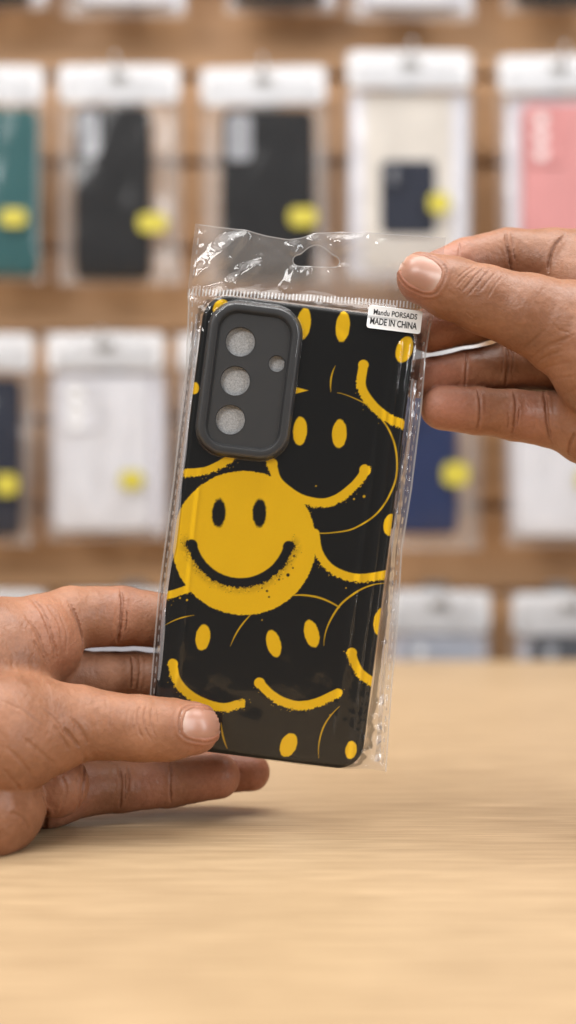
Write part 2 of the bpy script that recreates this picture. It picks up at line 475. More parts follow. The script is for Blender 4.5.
# ------------------------------------------------------------------ things hanging on the wall
def bg_case(name, hw, hh, col, label, loc, cam_col=None, small=False):
    root = empty(name, loc)
    mat = simple(name + "_shell", col, 0.6, spec=0.2, var=0.08, scale=120)
    th = 0.0055
    loops = []
    for ins, yy in ((0.0, th), (0.0, 0.002), (0.0006, 0.0008), (0.002, 0.0)):
        loops.append([(x, yy, z) for x, z in rrect(hw - ins, hh - ins, 0.009 if not small else 0.006)])
    Vv, Ff = loft(loops)
    link("shell", mesh_np("shell", Vv, Ff, False), mat, root)
    cw, ch = (hw * 0.27, hh * 0.27) if cam_col else (hw * 0.42, hh * 0.32)
    cx, cz = -hw + cw + hw * 0.12, hh - ch - hw * 0.12
    loops = []
    for ins, yy in ((0, 0.0), (0, -0.0015), (0.001, -0.002), (0.003, -0.002), (0.0034, -0.0006)):
        loops.append([(cx + x, yy - 0.0002, cz + z) for x, z in rrect(max(.002, cw - ins), max(.002, ch - ins), 0.006)])
    Vv, Ff = loft(loops, cap0=False)
    lm = simple(name + "_lens", cam_col or tuple(min(1, c * 2 + 0.25) for c in col), 0.6)
    link("camera_frame", mesh_np("camera_frame", Vv, Ff, False), lm if cam_col else mat, root)
    for i in range(3):
        r = cw * 0.36
        lp = []
        zc = cz + (1 - i) * ch * 0.6
        for rr, yy in ((r, -0.0012), (r, -0.0017), (r * 0.86, -0.0017), (r * 0.82, -0.0010)):
            lp.append([(cx - cw * 0.25 + rr * math.cos(2 * math.pi * k / 16), yy, zc + rr * math.sin(2 * math.pi * k / 16)) for k in range(16)])
        Vv, Ff = loft(lp)
        link("lens_opening", mesh_np("lens_opening", Vv, Ff), lm, root)
    tag(root, label, "phone case", "phone cases on the display wall")
    return root

def bg_bag(x0, x1, top, bot, label, sticker=None, Y=1.178, header=40, lean=0.0, inner=0.0, hook=True):
    """hanging packet: card header, pillow of film, sticker"""
    a = at(x0, top, Y); b_ = at(x1, bot, Y)
    w = b_[0] - a[0]; h = a[2] - b_[2]
    root = empty("display_packet", ((a[0] + b_[0]) / 2, Y, a[2]))
    root.rotation_euler = (0, math.radians(lean), 0)
    hz = header / FPX * Y
    loops = []
    for ins, yy in ((0, 0.0012), (0, 0.0), (0.0004, -0.0002)):
        loops.append([(x, yy - 0.0005, -hz / 2 + z) for x, z in rrect(w / 2 * 0.95 - ins, hz / 2 * 0.94 - ins, 0.007)])
    Vv, Ff = loft(loops)
    link("header_card", mesh_np("header_card", Vv, Ff, False), M_cardwhite, root)
    # euro slot, seen as a dark cut in the card
    hp = []
    for ins, yy in ((0.0, -0.0008), (0.0, -0.0010)):
        hp.append([(x, yy, -hz * 0.36 + z) for x, z in rrect(0.009 - ins, 0.0035 - ins, 0.0034, 6)])
    Vv, Ff = loft(hp)
    link("hanging_slot", mesh_np("hanging_slot", Vv, Ff, False), M_hole, root)
    nu, nv = 18, 34
    sd = int(abs(x0) * 7 + top) % 50
    for side in (-1, 1):
        Vv = []; Ff = []; base = 0
        for i in range(nu + 1):
            for j in range(nv + 1):
                s = i / nu * 2 - 1; t = j / nv
                e = (1 - abs(s) ** 6) * (1 - abs(2 * t - 1) ** 8)
                wob = 0.0025 * (float(vnoise(s * 3 + 5, t * 6, sd)) - 0.5) + 0.0018 * (float(vnoise(s * 9 + 5, t * 9, sd + 3)) - 0.5)
                edge = 1 + 0.025 * (float(vnoise(t * 5, 3 * np.sign(s) + 4, sd)) - 0.5) * (abs(s) > 0.9)
                Vv.append((s * w / 2 * edge, 0.004 + side * (0.0005 + 0.0078 * e) + wob * e, -t * h + 0.0022 * (float(vnoise(s * 2.2 + 7, 1, sd)) - 0.5) * (1 - t)))
        for i in range(nu):
            for j in range(nv):
                q = base + i * (nv + 1) + j
                f = (q, q + 1, q + nv + 2, q + nv + 1)
                Ff.append(f if side < 0 else f[::-1])
        nm_ = "front_film" if side < 0 else "back_film"
        link(nm_, mesh_np(nm_, Vv, Ff), M_cloud if side < 0 else M_cloudback, root)
    if inner:
        iw, it = w / 2 * inner, (h - hz) / 2 - 0.004
        lp = [[(w * (0.5 - inner / 2 - 0.02) + x, 0.0075 + yy, -hz - it + z) for x, z in rrect(iw, it, 0.003, 4)] for yy in (0.0008, 0.0)]
        Vv, Ff = loft(lp)
        link("insert_card", mesh_np("insert_card", Vv, Ff, False), M_insert, root)
    if sticker:
        p = at(sticker[0], sticker[1], Y)
        sx, sz = p[0] - root.location[0], p[2] - root.location[2]
        rw, rh = sticker[2] * 0.72 / FPX * Y / 2, sticker[3] * 0.72 / FPX * Y / 2
        lp = [[(sx + x, yy, sz + z) for x, z in rrect(rw, rh, min(rw, rh) * 0.75, 6)] for yy in (-0.0052, -0.0056)]
        Vv, Ff = loft(lp)
        link("price_sticker", mesh_np("price_sticker", Vv, Ff, False), M_yellowtag, root)
    tag(root, label, "packet", "packets hanging on the display wall")
    if not hook: return root, None
    # hook
    hk = empty("display_hook", (root.location[0], Y_WALL, a[2] - hz * 0.32))
    Vv, Ff = tube([(0, 0.0, 0), (0, -0.02, 0), (0, Y - Y_WALL - 0.004, 0), (0, Y - Y_WALL - 0.022, 0.002), (0, Y - Y_WALL - 0.028, 0.010)], 0.0017)
    link("prong", mesh_np("prong", Vv, Ff), M_metal, hk)
    lp = [[(x, yy, z) for x, z in rrect(0.011, 0.017, 0.003, 4)] for yy in (-0.0005, -0.003)]
    Vv, Ff = loft(lp)
    link("back_plate", mesh_np("back_plate", Vv, Ff, False), M_metal, hk)
    return root, hk

def put_case(px0, px1, py0, py1, col, label, Y=1.180, cam_col=None, small=False):
    a = at(px0, py0, Y); b_ = at(px1, py1, Y)
    return bg_case("phone_case", (b_[0] - a[0]) / 2, (a[2] - b_[2]) / 2, col, label, ((a[0] + b_[0]) / 2, Y, (a[2] + b_[2]) / 2), cam_col, small)

BLACK = (0.008, 0.008, 0.009); NAVY = (0.012, 0.026, 0.090); TEAL = (0.025, 0.100, 0.105); WHITE = (0.68, 0.68, 0.72); PINK = (0.66, 0.285, 0.28)
INK = (0.016, 0.020, 0.036); GREY = (0.30, 0.31, 0.35)
# packet: x0, x1, top, bottom, packet label, sticker, hook label, header ; case: box, colour, label
wall_items = [
 ((-78, 44, -190, 8), "packet in the top left corner showing only its dark lower edge", None, None, ((-60, 30, -150, 1), BLACK, "black phone case in the top left corner packet")),
 ((64, 188, -190, 15), "white lower end of a packet at the top edge, above the black case with sticker", None, None, ((78, 172, -150, 4), WHITE, "white phone case peeking in at the top edge, left half")),
 ((222, 334, -190, 11), "packet at the top edge middle, only a black case end showing", None, None, ((232, 324, -150, 3), BLACK, "black case end at the top edge, middle of the picture")),
 ((352, 478, -190, 18), "white packet end at the top edge above the white packet with a small phone", None, None, ((366, 462, -150, 6), WHITE, "white case end at the top edge, right half")),
 ((503, 620, -190, 10), "packet in the top right corner, only its dark lower end showing", None, None, ((515, 606, -150, 3), BLACK, "black case end in the top right corner above the pink case")),
 ((-74, 46, 64, 280), "packet holding the teal case, cut by the left picture edge", (18, 218, 36, 24), None, ((-58, 38, 108, 276), TEAL, "teal green phone case, the only green one")),
 ((56, 182, 64, 284), "upper row packet holding the whole black case with yellow sticker on its right", (153, 224, 40, 26), "hook holding the packet left of the held bag, upper row", ((74, 151, 106, 279), BLACK, "matt black phone case seen whole, upper row left of the held bag")),
 ((198, 328, 66, 286), "packet with black case directly above the held bag's header", (299, 219, 38, 26), "hook straight above the hanging hole of the held bag", ((221, 314, 109, 281), BLACK, "black phone case directly above the held bag's hanging hole")),
 ((345, 474, 50, 284), "tall white packet with a small dark phone case low inside it", (440, 204, 30, 28), "hook holding the tall white packet", None),
 ((496, 622, 54, 286), "packet holding the pink case at the right picture edge", None, "hook holding the packet with the pink case", ((522, 608, 103, 280), PINK, "pale pink phone case, the only pink one")),
 ((-84, 36, 332, 544), "lower row packet with dark navy case, cut by the left picture edge", (10, 484, 32, 30), None, ((-66, 20, 378, 536), INK, "dark navy phone case cut by the left edge, above the left hand")),
 ((44, 166, 332, 540), "white packet with yellow sticker above the left hand", (131, 480, 32, 26), "hook holding the white packet above the left hand", ((56, 149, 376, 532), WHITE, "plain white phone case above the left hand")),
 ((176, 300, 334, 544), "packet almost hidden behind the held case, its white left edge showing", None, None, None),
 ((378, 482, 332, 550), "packet holding the royal blue case under the right hand", (455, 474, 36, 32), None, ((396, 458, 372, 534), NAVY, "royal blue phone case showing below the right hand")),
 ((502, 626, 332, 545), "white packet below the right hand at the right picture edge", (580, 480, 20, 26), None, ((516, 612, 376, 537), WHITE, "white phone case below the right hand at the right edge")),
 ((-80, 48, 590, 780), "low white packet behind the left hand's knuckles at the left edge", None, None, None),
 ((66, 190, 590, 780), "white packet glimpsed through the gap between the left hand's fingers", None, "hook above the left index finger", None),
 ((388, 492, 590, 780), "low white packet over the counter edge, just right of the held bag", None, "hook above the low white packet right of the held bag", ((404, 478, 636, 772), (0.42, 0.44, 0.50), "pale grey case sinking behind the counter, right of the held bag")),
 ((510, 632, 592, 780), "low white packet over the counter edge at the right picture edge", None, "hook above the low packet at the right picture edge", ((532, 618, 636, 772), (0.10, 0.105, 0.12), "charcoal case sinking behind the counter at the right edge")),
]
for i, (bx, blab, st, hlab, cs) in enumerate(wall_items):
    hd = 40 if bx[2] < 500 else 44
    Yb = 1.178 + 0.006 * ((i * 37) % 5 - 2) / 2
    r, hk = bg_bag(*bx, blab, st, Yb, hd, ((i * 53) % 7 - 3) * 0.45, inner={5: 0.0, 6: 0.0, 7: 0.0, 10: 0.0, 13: 0.0}.get(i, (0.90, 0.86, 0.93)[i % 3]), hook=bool(hlab))
    if hk: tag(hk, hlab, "hook", "hooks of the display wall")
    if cs:
        put_case(*cs[0], cs[1], cs[2], Yb + 0.001, cam_col=(0.36, 0.37, 0.40) if cs[1] == BLACK else None)
# the tall white packet: cream backing card and a small dark case
Yb = 1.178
pa, pb = at(364, 92, Yb), at(452, 270, Yb)
lp = [[((pa[0] + pb[0]) / 2 + x, Yb + yy, (pa[2] + pb[2]) / 2 + z) for x, z in rrect((pb[0] - pa[0]) / 2, (pa[2] - pb[2]) / 2, 0.008)] for yy in (0.0052, 0.0036)]
Vv, Ff = loft(lp)
o = link("backing_card", mesh_np("backing_card", Vv, Ff, False), simple("cream_card", (0.64, 0.59, 0.53), 0.6, var=0.03))
tag(o, "cream backing card inside the tall white packet behind the small case", "card")
put_case(381, 436, 160, 234, INK, "small dark slate phone case low in the tall white packet", Yb + 0.0012, None, True)

# ------------------------------------------------------------------ the held phone case
case = empty("phone_case", tuple(to_world(0, -HH, -4.5)))
tag(case, "black phone case printed with yellow smiley faces, held in both hands", "phone case")

def case_top(u, v):
    d = sd_rr(u, v, HW, HH, CR); r = 2.0
    x = np.clip(r + d, 0, r)
    return -(r - np.sqrt(np.maximum(r * r - x * x, 0)))
STEP = 0.25
us = np.arange(-HW - 0.3, HW + 0.5, STEP); vs = np.arange(-HH - 0.3, HH + 0.5, STEP)
keep = lambda u, v: np.maximum(sd_rr(u, v, HW, HH, CR), -sd_rr(u - KU, v - KV, KHW - 2.5, KHH - 2.5, KR - 2.5))
u, v, w, F = grid_cut(us, vs, keep, case_top, STEP * 1.6)
me = mesh_np("printed_back", to_world(u, v, w), F)
px, py = px_of(u, v)
at_ = me.attributes.new("print", 'FLOAT', 'POINT'); at_.data.foreach_set("value", print_mask(px, py).astype(np.float32))
o = link("printed_back", me, M_print); keep_world(o, case)
# side wall and open inside
loops = []
for ins, ww in ((0.0, -1.95), (0.0, -8.4), (0.4, -9.0), (1.5, -9.0), (1.6, -8.0), (1.6, -3.6)):
    loops.append([tuple(to_world(a, c, ww)) for a, c in rrect(HW - ins, HH - ins, CR - ins, 14)])
Vv, Ff = loft(loops, cap0=False, cap1=False)
o = link("side_wall", mesh_np("side_wall", Vv, Ff), M_case); keep_world(o, case)
# side buttons bump on the right long side
for (v0, v1) in ((20, 38), (6, 14)):
    lp = [[tuple(to_world(HW + h - 0.1, (v0 + v1) / 2 + b2, -5.2 + a2)) for a2, b2 in rrect(1.2 - h * 0.4, (v1 - v0) / 2 - h * 0.4, 1.0, 5)] for h in (0, 0.5, 0.8)]
    Vv, Ff = loft(lp)
    o = link("side_button", mesh_np("side_button", Vv, Ff), M_case); keep_world(o, case)
# camera frame
profile = [(-1.0, -0.25), (-0.35, 0.1), (-0.1, 0.7), (0.1, 1.5), (0.4, 1.95), (0.9, 2.2), (1.3, 2.27), (2.7, 2.27), (3.1, 2.15), (3.45, 1.85), (3.65, 1.2), (3.8, 0.75), (4.1, 0.5), (5.0, 0.45)]
loops = []
for ins, ww in profile:
    loops.append([tuple(to_world(KU + a, KV + c, ww)) for a, c in rrect(KHW - ins, KHH - ins, KR - ins * 0.9, 16)])
Vv, Ff = loft(loops, cap0=False, cap1=False)
o = link("camera_frame", mesh_np("camera_frame", Vv, Ff), M_rim); keep_world(o, case)
LN = [(*uv_of(x, y), r / S) for x, y, r in lens]
keepf = lambda u, v: np.maximum.reduce([sd_rr(u - KU, v - KV, KHW - 4.1, KHH - 4.1, KR - 3.9)] + [r - np.hypot(u - a, v - c) for a, c, r in LN])
us = np.arange(KU - KHW, KU + KHW, 0.3); vs = np.arange(KV - KHH, KV + KHH, 0.3)
u, v, w, F = grid_cut(us, vs, keepf, lambda u, v: np.full(u.shape, 0.62), 0.5)
o = link("camera_plate", mesh_np("camera_plate", to_world(u, v, w), F), M_floorplate); keep_world(o, case)
for a, c, r in LN:
    lp = []
    for rr, ww in ((r + 0.35, 0.63), (r + 0.1, 0.72), (r - 0.12, 0.60), (r - 0.18, 0.2), (r - 0.1, -1.35)):
        lp.append([tuple(to_world(a + rr * math.cos(2 * math.pi * k / 40), c + rr * math.sin(2 * math.pi * k / 40), ww)) for k in range(40)])
    Vv, Ff = loft(lp, cap0=False, cap1=False)
    o = link("lens_opening", mesh_np("lens_opening", Vv, Ff), M_rim); keep_world(o, case)
lp = [[tuple(to_world(KU + a, KV + c, ww)) for a, c in rrect(KHW + 3, KHH + 3, KR, 8)] for ww in (-3.4, -1.4)]
lp[0], lp[1] = lp[0], lp[1]
lp = [[tuple(to_world(KU + a, KV + c, ww)) for a, c in rrect(KHW - 2.2, KHH - 2.2, KR - 3, 8)] for ww in (-3.4, -1.4)]
Vv, Ff = loft(lp)
o = link("foam_insert", mesh_np("foam_insert", Vv, Ff, False), M_foam)
tag(o, "speckled grey foam sheet inside the held case, seen through its camera holes", "foam sheet")

# ------------------------------------------------------------------ clear pouch round the case
pouch = empty("plastic_pouch", tuple(to_world(0, -86.5, -4.5)))
tag(pouch, "crinkled clear plastic pouch with hanging hole round the smiley case", "pouch")
MID = -4.5
_li = np.array([(*uv_of(x, y),) for x, y in ((194.5, 221), (190.5, 255), (186.5, 290), (187, 305), (184.5, 368), (172, 480), (156.5, 597), (149, 690), (146, 735))])
_ri = np.array([(*uv_of(x, y),) for x, y in ((447.5, 234), (440, 290), (431, 330), (427.5, 353), (423, 408), (413, 490), (403.5, 549), (399, 628), (394, 680), (391, 720), (387.5, 774))])
def u_left(v): return np.interp(v, _li[::-1, 1], _li[::-1, 0])
def u_right(v): return np.interp(v, _ri[::-1, 1], _ri[::-1, 0])
_tp = np.array([(*uv_of(x, y),) for x, y in ((194, 221), (220, 224.5), (246, 227.5), (266, 233), (289, 237), (300, 235.5), (316, 230.5), (340, 229.5), (368, 230), (410, 232.5), (448, 235))])
def v_top(u): return np.interp(u, _tp[:, 0], _tp[:, 1])
_bt = np.array([(*uv_of(x, y),) for x, y in ((140, 742), (200, 752), (250, 760), (300, 767), (345, 771), (370, 771), (390, 774))])
def v_bot(u): return np.interp(u, _bt[:, 0], _bt[:, 1])

def sd_hole(u, v):
    x, y = px_of(u, v)
    y = y - (x - 316) * 0.03
    d1 = np.hypot(x - np.clip(x, 298.5, 334.5), y - 259.3) - 5.0
    d2 = np.hypot(x - 317, y - 257) - 13.5
    k = 9.0
    h = np.clip(0.5 + 0.5 * (d2 - d1) / k, 0, 1)
    d = d2 * (1 - h) + d1 * h - k * h * (1 - h)
    return np.maximum(d, y - 264.3) / S

ridges = [((191, 283), (247, 228), 4.2, 1.5), ((226, 284), (258, 261), 3.2, 0.9), ((258, 262), (293, 257), 4, 0.35), ((290, 227), (297, 253), 3.0, 0.9),
          ((297, 264), (282, 291), 2.6, 0.75), ((310, 266), (287, 292), 2.6, 0.75), ((316, 228), (314, 241), 2.6, 0.8), ((344, 229), (334, 247), 2.8, 0.9),
          ((369, 229), (338, 251), 2.8, 0.9), ((340, 263), (392, 298), 4.0, 0.55), ((380, 238), (398, 262), 5, 0.4), ((200, 230), (232, 262), 5, 0.35), ((262, 234), (262, 290), 6, 0.35),
          ((233, 286), (206, 268), 3.5, 0.4), ((330, 268), (352, 296), 4, 0.3)]
def tri(x): return np.abs(np.mod(x, 1.0) * 2 - 1)
_cd = [(RNG.uniform(0, math.pi), RNG.uniform(3.0, 9.0), RNG.uniform(0, 1)) for _ in range(7)]
def crumple(u, v, sc=1.0):
    s = 0
    wx = u + 2.5 * (vnoise(u * .12, v * .12, 41) - .5); wy = v + 2.5 * (vnoise(u * .12, v * .12, 43) - .5)
    for a, lam, ph in _cd:
        s = s + (tri((wx * math.cos(a) + wy * math.sin(a)) / (lam * sc) + ph) - 0.5) * lam * sc * 0.06
    return s
def f_smooth(u, v):
    d = sd_rr(u, v, HW, HH, CR)
    fall = np.where(v > HH - 4, 4.2, 2.6)
    base = MID + (0.45 - MID) * np.exp(-(np.maximum(d, 0) / fall) ** 2)
    inside = np.minimum(case_top(u, v) * 0.45, 0) + 0.45
    f = np.where(d < 0, inside, np.minimum(base, base))
    f = np.where(d < 0, inside, base - 0.0)
    # join: the value at the outline equals inside's there
    edge = case_top(np.full_like(u, HW), np.zeros_like(u)) * 0.45 + 0.45
    f = np.where(d < 0, inside, MID + (edge - MID) * np.exp(-(np.maximum(d, 0) / fall) ** 2))
    kd = sd_rr(u - KU, v - KV, KHW, KHH, KR)
    tent = 2.55 * sstep(0.9, -1.3, kd) * sstep(4.0, -2.0, d)
    return np.maximum(f, f + tent - 0.0)
def label_mask(u, v):
    x, y = uv_of(394.5, 319.5)
    return sstep(5.0, 0.5, sd_rr(u - x, v - y, 10.8, 5, 1.0))
def wrinkles(u, v, hdr):
    x, y = px_of(u, v)
    w = np.zeros_like(u)
    for (ax, ay), (bx, by), wd, h in ridges:
        vx, vy = bx - ax, by - ay; L2 = vx * vx + vy * vy
        t = ((x - ax) * vx + (y - ay) * vy) / L2
        wob = (vnoise(t * 1.6, ax * 0.1 + t * 0, 51) - 0.5) * 4.0
        dd = ((x - ax) * -vy + (y - ay) * vx) / math.sqrt(L2) + wob
        wdt = 1.9 * wd * (0.55 + 0.9 * np.sin(np.clip(t, 0, 1) * math.pi))
        w += 1.9 * h * np.exp(-(dd / wdt) ** 2) * sstep(-0.12, 0.12, t) * sstep(1.12, 0.88, t)
    w = w * hdr * (0.3 + 0.7 * sstep(0.0, 3.5, v_top(u) - v))
    for (ax, ay), (bx, by), wd, h in corner_ridges:
        vx, vy = bx - ax, by - ay; L2 = vx * vx + vy * vy
        t = ((x - ax) * vx + (y - ay) * vy) / L2
        dd = ((x - ax) * -vy + (y - ay) * vx) / math.sqrt(L2) + (vnoise(t * 2, ax * 0.1 + 0 * t, 53) - 0.5) * 3
        w += h * np.exp(-(dd / (wd * (0.5 + 0.8 * np.sin(np.clip(t, 0, 1) * math.pi)))) ** 2) * sstep(-0.1, 0.15, t) * sstep(1.1, 0.85, t)
    return w
corner_ridges = [((385, 698), (371, 729), 3.2, 1.3), ((374, 729), (387, 735), 2.6, 1.0), ((360, 752), (387, 769), 3.2, 1.3), ((372, 742), (384, 764), 2.6, 1.1), ((389, 733), (364, 760), 2.8, 1.1), ((392, 690), (384, 722), 2.5, 0.9),
                 ((441, 326), (428, 352), 3.0, 1.1), ((435, 316), (423, 340), 2.6, 0.9), ((430, 352), (421, 380), 2.6, 0.9), ((187, 297), (206, 314), 3.0, 1.2), ((197, 291), (187, 321), 3.0, 1.1), ((186, 326), (195, 350), 2.6, 0.9),
                 ((206, 296), (222, 303), 2.6, 0.8), ((181, 400), (177, 440), 2.4, 0.7), ((405, 540), (400, 585), 2.6, 0.8),
                 ((376, 430), (349, 640), 2.8, 0.55), ((381, 610), (366, 742), 2.6, 0.6), ((186, 600), (178, 682), 2.4, 0.35), ((352, 600), (336, 735), 3.5, 0.5), ((330, 320), (352, 345), 3, 0.3), ((392, 350), (384, 430), 2.2, 0.3)]
def f_front(u, v):
    d = sd_rr(u, v, HW, HH, CR)
    f = f_smooth(u, v)
    hdr = sstep(86.0, 90.0, v)
    lm = label_mask(u, v)
    f = f + wrinkles(u, v, hdr) + hdr * 0.9 * (fbm(u * 0.05, v * 0.05, 60) - 0.5)
    x, y = px_of(u, v)
    corner = np.exp(-(((x - 193) / 16) ** 2 + ((y - 306) / 24) ** 2)) + 1.1 * np.exp(-(((x - 434) / 12) ** 2 + ((y - 338) / 22) ** 2)) \
        + 1.4 * np.exp(-(((x - 381) / 16) ** 2 + ((y - 742) / 34) ** 2)) + 0.5 * np.exp(-(((y - 772) / 7) ** 2))
    flange = sstep(-1.0, 2.5, d) * (1 - hdr)
    amp = (corner * 1.35 + 0.30 * flange) * (1 - lm) * (1 - hdr * 0.92)
    f = f + (crumple(u, v, 0.8) + 0.5 * crumple(v + 3, u, 0.4)) * amp * 1.3
    # long folds running down both margins
    eL = u - u_left(v); eR = u_right(v) - u
    fold = flange * (np.exp(-((eL - 3.6 - 0.5 * vnoise(v * .06, v * 0, 3)) / 0.9) ** 2) * 0.9 + np.exp(-((eR - 4.6 - 0.9 * vnoise(v * .06, v * 0, 5)) / 1.1) ** 2) * 1.3 + np.exp(-((eR - 2.4) / 0.6) ** 2) * 0.5)
    f = f + fold
    # gentle slack over the printed face, with a few stretched pleats near the long sides
    inner = sstep(0, -6, d)
    f = f + inner * (1 - lm) * (0.12 + 0.25 * (fbm(u * 0.10, v * 0.022, 71) - 0.2) + 0.05 * crumple(u, v, 2.0))
    f = f + (1 - lm) * sstep(1.5, -1, d) * (np.exp(-((u - HW + 4.2 + 1.2 * vnoise(v * .03, v * 0, 8)) / 0.7) ** 2) * 0.6 + np.exp(-((u + HW - 5.5 - 2 * vnoise(v * .03, v * 0, 9)) / 0.9) ** 2) * 0.3 * sstep(30, 10, v))
    f = f + (1 - lm) * sstep(1.5, -1, d) * np.exp(-((u - HW + 1.9 + 0.8 * vnoise(v * .025, v * 0, 18)) / 0.5) ** 2) * 0.35
    f = np.where(d < 0, np.maximum(f, case_top(u, v) + 0.25), f)
    # all edges are sealed at the middle plane
    seal = np.minimum.reduce([eL, eR, v - v_bot(u)])
    return MID + (f - MID) * sstep(-0.2, 2.6, seal) + 0.03
def f_back(u, v):
    d = sd_rr(u, v, HW, HH, CR)
    hdr = sstep(86.0, 90.0, v)
    base = MID - 5.0 * np.exp(-(np.maximum(d, 0) / 2.6) ** 2)
    f = base + 0.55 * wrinkles(u + 0.8, v, hdr) - 0.12 + crumple(u, v, 0.8) * 0.35 * sstep(-1, 2, d) + hdr * 0.9 * (fbm(u * 0.05, v * 0.05, 60) - 0.5)
    seal = np.minimum.reduce([u - u_left(v), u_right(v) - u, v - v_bot(u)])
    return MID + (f - MID) * sstep(-0.2, 2.6, seal) - 0.03

def sheet(name, fun, mat, flip):
    nu, nv = 300, 620
    s = np.linspace(0, 1, nu); t = np.linspace(0, 1, nv)
    Sg, Tg = np.meshgrid(s, t, indexing='ij')
    U = -46 + 92 * Sg
    for _ in range(3):
        vb, vt = v_bot(U), v_top(U)
        Vg = vb + (vt - vb) * Tg
        U = u_left(Vg) + (u_right(Vg) - u_left(Vg)) * Sg
    d = -sd_hole(U, Vg)      # >0 inside the hanging hole
    e = 0.05
    for _ in range(2):
        hd = sd_hole(U, Vg)
        gx = (sd_hole(U + e, Vg) - sd_hole(U - e, Vg)) / (2 * e); gy = (sd_hole(U, Vg + e) - sd_hole(U, Vg - e)) / (2 * e)
        mk = (hd < 0) & (hd > -0.42)
        U = np.where(mk, U - hd * gx, U); Vg = np.where(mk, Vg - hd * gy, Vg)
    gone = sd_hole(U, Vg) < -0.05
    idx = np.arange(nu * nv).reshape(nu, nv)
    ok = ~(gone[:-1, :-1] | gone[1:, :-1] | gone[1:, 1:] | gone[:-1, 1:])
    Fq = np.stack([idx[:-1, :-1][ok], idx[1:, :-1][ok], idx[1:, 1:][ok], idx[:-1, 1:][ok]], -1)
    W = fun(U, Vg)
    P = to_world(U.ravel(), Vg.ravel(), W.ravel())
    o = link(name, mesh_np(name, P, Fq if not flip else Fq[:, ::-1]), mat)
    keep_world(o, pouch)
    return o
sheet("front_film", f_front, M_film, False)
sheet("back_film", f_back, M_filmback, True)

def strip(name, quads, mat, lift=0.12):
    """small flat marks lying on the front film; quads given as 4 (u, v) corners"""
    V = []; F = []
    for q in quads:
        b0 = len(V)
        uu = np.array([p[0] for p in q]); vv = np.array([p[1] for p in q])
        ww = f_front(uu, vv)
        top = to_world(uu, vv, ww + lift); bot = to_world(uu, vv, ww + lift * 0.4)
        V += [tuple(p) for p in bot] + [tuple(p) for p in top]
        F += [(b0 + 4, b0 + 5, b0 + 6, b0 + 7)] + [(b0 + i, b0 + (i + 1) % 4, b0 + 4 + (i + 1) % 4, b0 + 4 + i) for i in range(4)]
    o = link(name, mesh_np(name, V, F, False), mat); keep_world(o, pouch); return o
# row of teeth of the top seal
q = []
L0 = np.array(uv_of(188.5, 290.5)); L1 = np.array(uv_of(436, 304.5))
nT = 72
for i in range(nT):
    p = L0 + (L1 - L0) * i / (nT - 1)
    hh = 1.3 + 0.12 * math.sin(i * 1.7); hw = 0.27
    q.append([(p[0] - hw, p[1] - hh), (p[0] + hw, p[1] - hh), (p[0] + hw, p[1] + hh), (p[0] - hw, p[1] + hh)])
strip("tooth_seal", q, M_seal)
# welded margins and their perforation marks
for fn, sg in ((u_left, 1), (u_right, -1)):
    vv = np.linspace(-84, 84, 90)
    q = []
    for a, c in zip(vv[:-1], vv[1:]):
        q.append([(fn(a) + sg * 0.05, a), (fn(a) + sg * 0.65, a), (fn(c) + sg * 0.65, c), (fn(c) + sg * 0.05, c)])
    strip("welded_edge", q, M_edge, 0.06)
    q = []
    for i, c in enumerate(np.arange(-80, 108, 3.9)):
        hh = 1.0 + 0.3 * math.sin(i * 2.3)
        off = 1.75
        if 84 < c < 90: continue
        q.append([(fn(c - hh) + sg * (off - 0.3), c - hh), (fn(c - hh) + sg * (off + 0.3), c - hh), (fn(c + hh) + sg * (off + 0.3), c + hh), (fn(c + hh) + sg * (off - 0.3), c + hh)])
    strip("perforation", q, M_edge, 0.09)

ang = np.linspace(0, 2 * math.pi, 120)
hu0, hv0 = uv_of(316.5, 258.5)
ring_in = []; ring_out = []
for a in ang:
    r = np.linspace(0.5, 12, 240)
    sdv = sd_hole(hu0 + r * math.cos(a), hv0 + r * math.sin(a))
    r0 = r[np.nonzero(sdv > 0)[0][0]]
    r1 = r[np.nonzero(sdv > 0.38)[0][0]]
    ring_in.append((hu0 + r0 * math.cos(a), hv0 + r0 * math.sin(a))); ring_out.append((hu0 + r1 * math.cos(a), hv0 + r1 * math.sin(a)))
strip("hanging_hole_rim", [(ring_in[i], ring_out[i], ring_out[i + 1], ring_in[i + 1]) for i in range(119)], M_edge, 0.08)
uu = np.linspace(-45.5, 45.5, 70)
q = []
for a, c in zip(uu[:-1], uu[1:]):
    ta, tb = float(v_top(a)), float(v_top(c))
    q.append([(a, ta - 0.45), (c, tb - 0.45), (c, tb - 0.05), (a, ta - 0.05)])
strip("welded_edge", q, M_edge, 0.05)

def fold_strip(fn, sg, o0, o1, v0, v1, sd):
    vv = np.linspace(v0, v1, 160); V = []; F = []
    nn = 7
    for a in vv:
        aa = np.array([a])
        p0 = float(fn(a)) + sg * (o0 + 0.5 * float(vnoise(a * .07, 1, sd))); p1 = float(fn(a)) + sg * (o1 + 1.3 * (float(vnoise(a * .09, 2, sd)) - .5))
        for k in range(nn):
            t = k / (nn - 1); uu_ = np.array([p0 + (p1 - p0) * t])
            V.append(to_world(uu_, aa, f_front(uu_, aa) + 0.12 + 0.55 * math.sin(t * math.pi) ** 1.0 * (0.5 + float(vnoise(a * .12, 5, sd))))[0])
    for i in range(len(vv) - 1):
        for k in range(nn - 1):
            q_ = i * nn + k
            F.append((q_, q_ + 1, q_ + nn + 1, q_ + nn))
    o = link("folded_margin", mesh_np("folded_margin", np.array(V), np.array(F)), M_fold); keep_world(o, pouch)
M_fold = film("folded_film_sheen", 0.30, 0.06, 0.12, 0.05, tint=(0.95, 0.95, 1.0))  # milky lilac haze puts the folds' bright reflection into the film colour
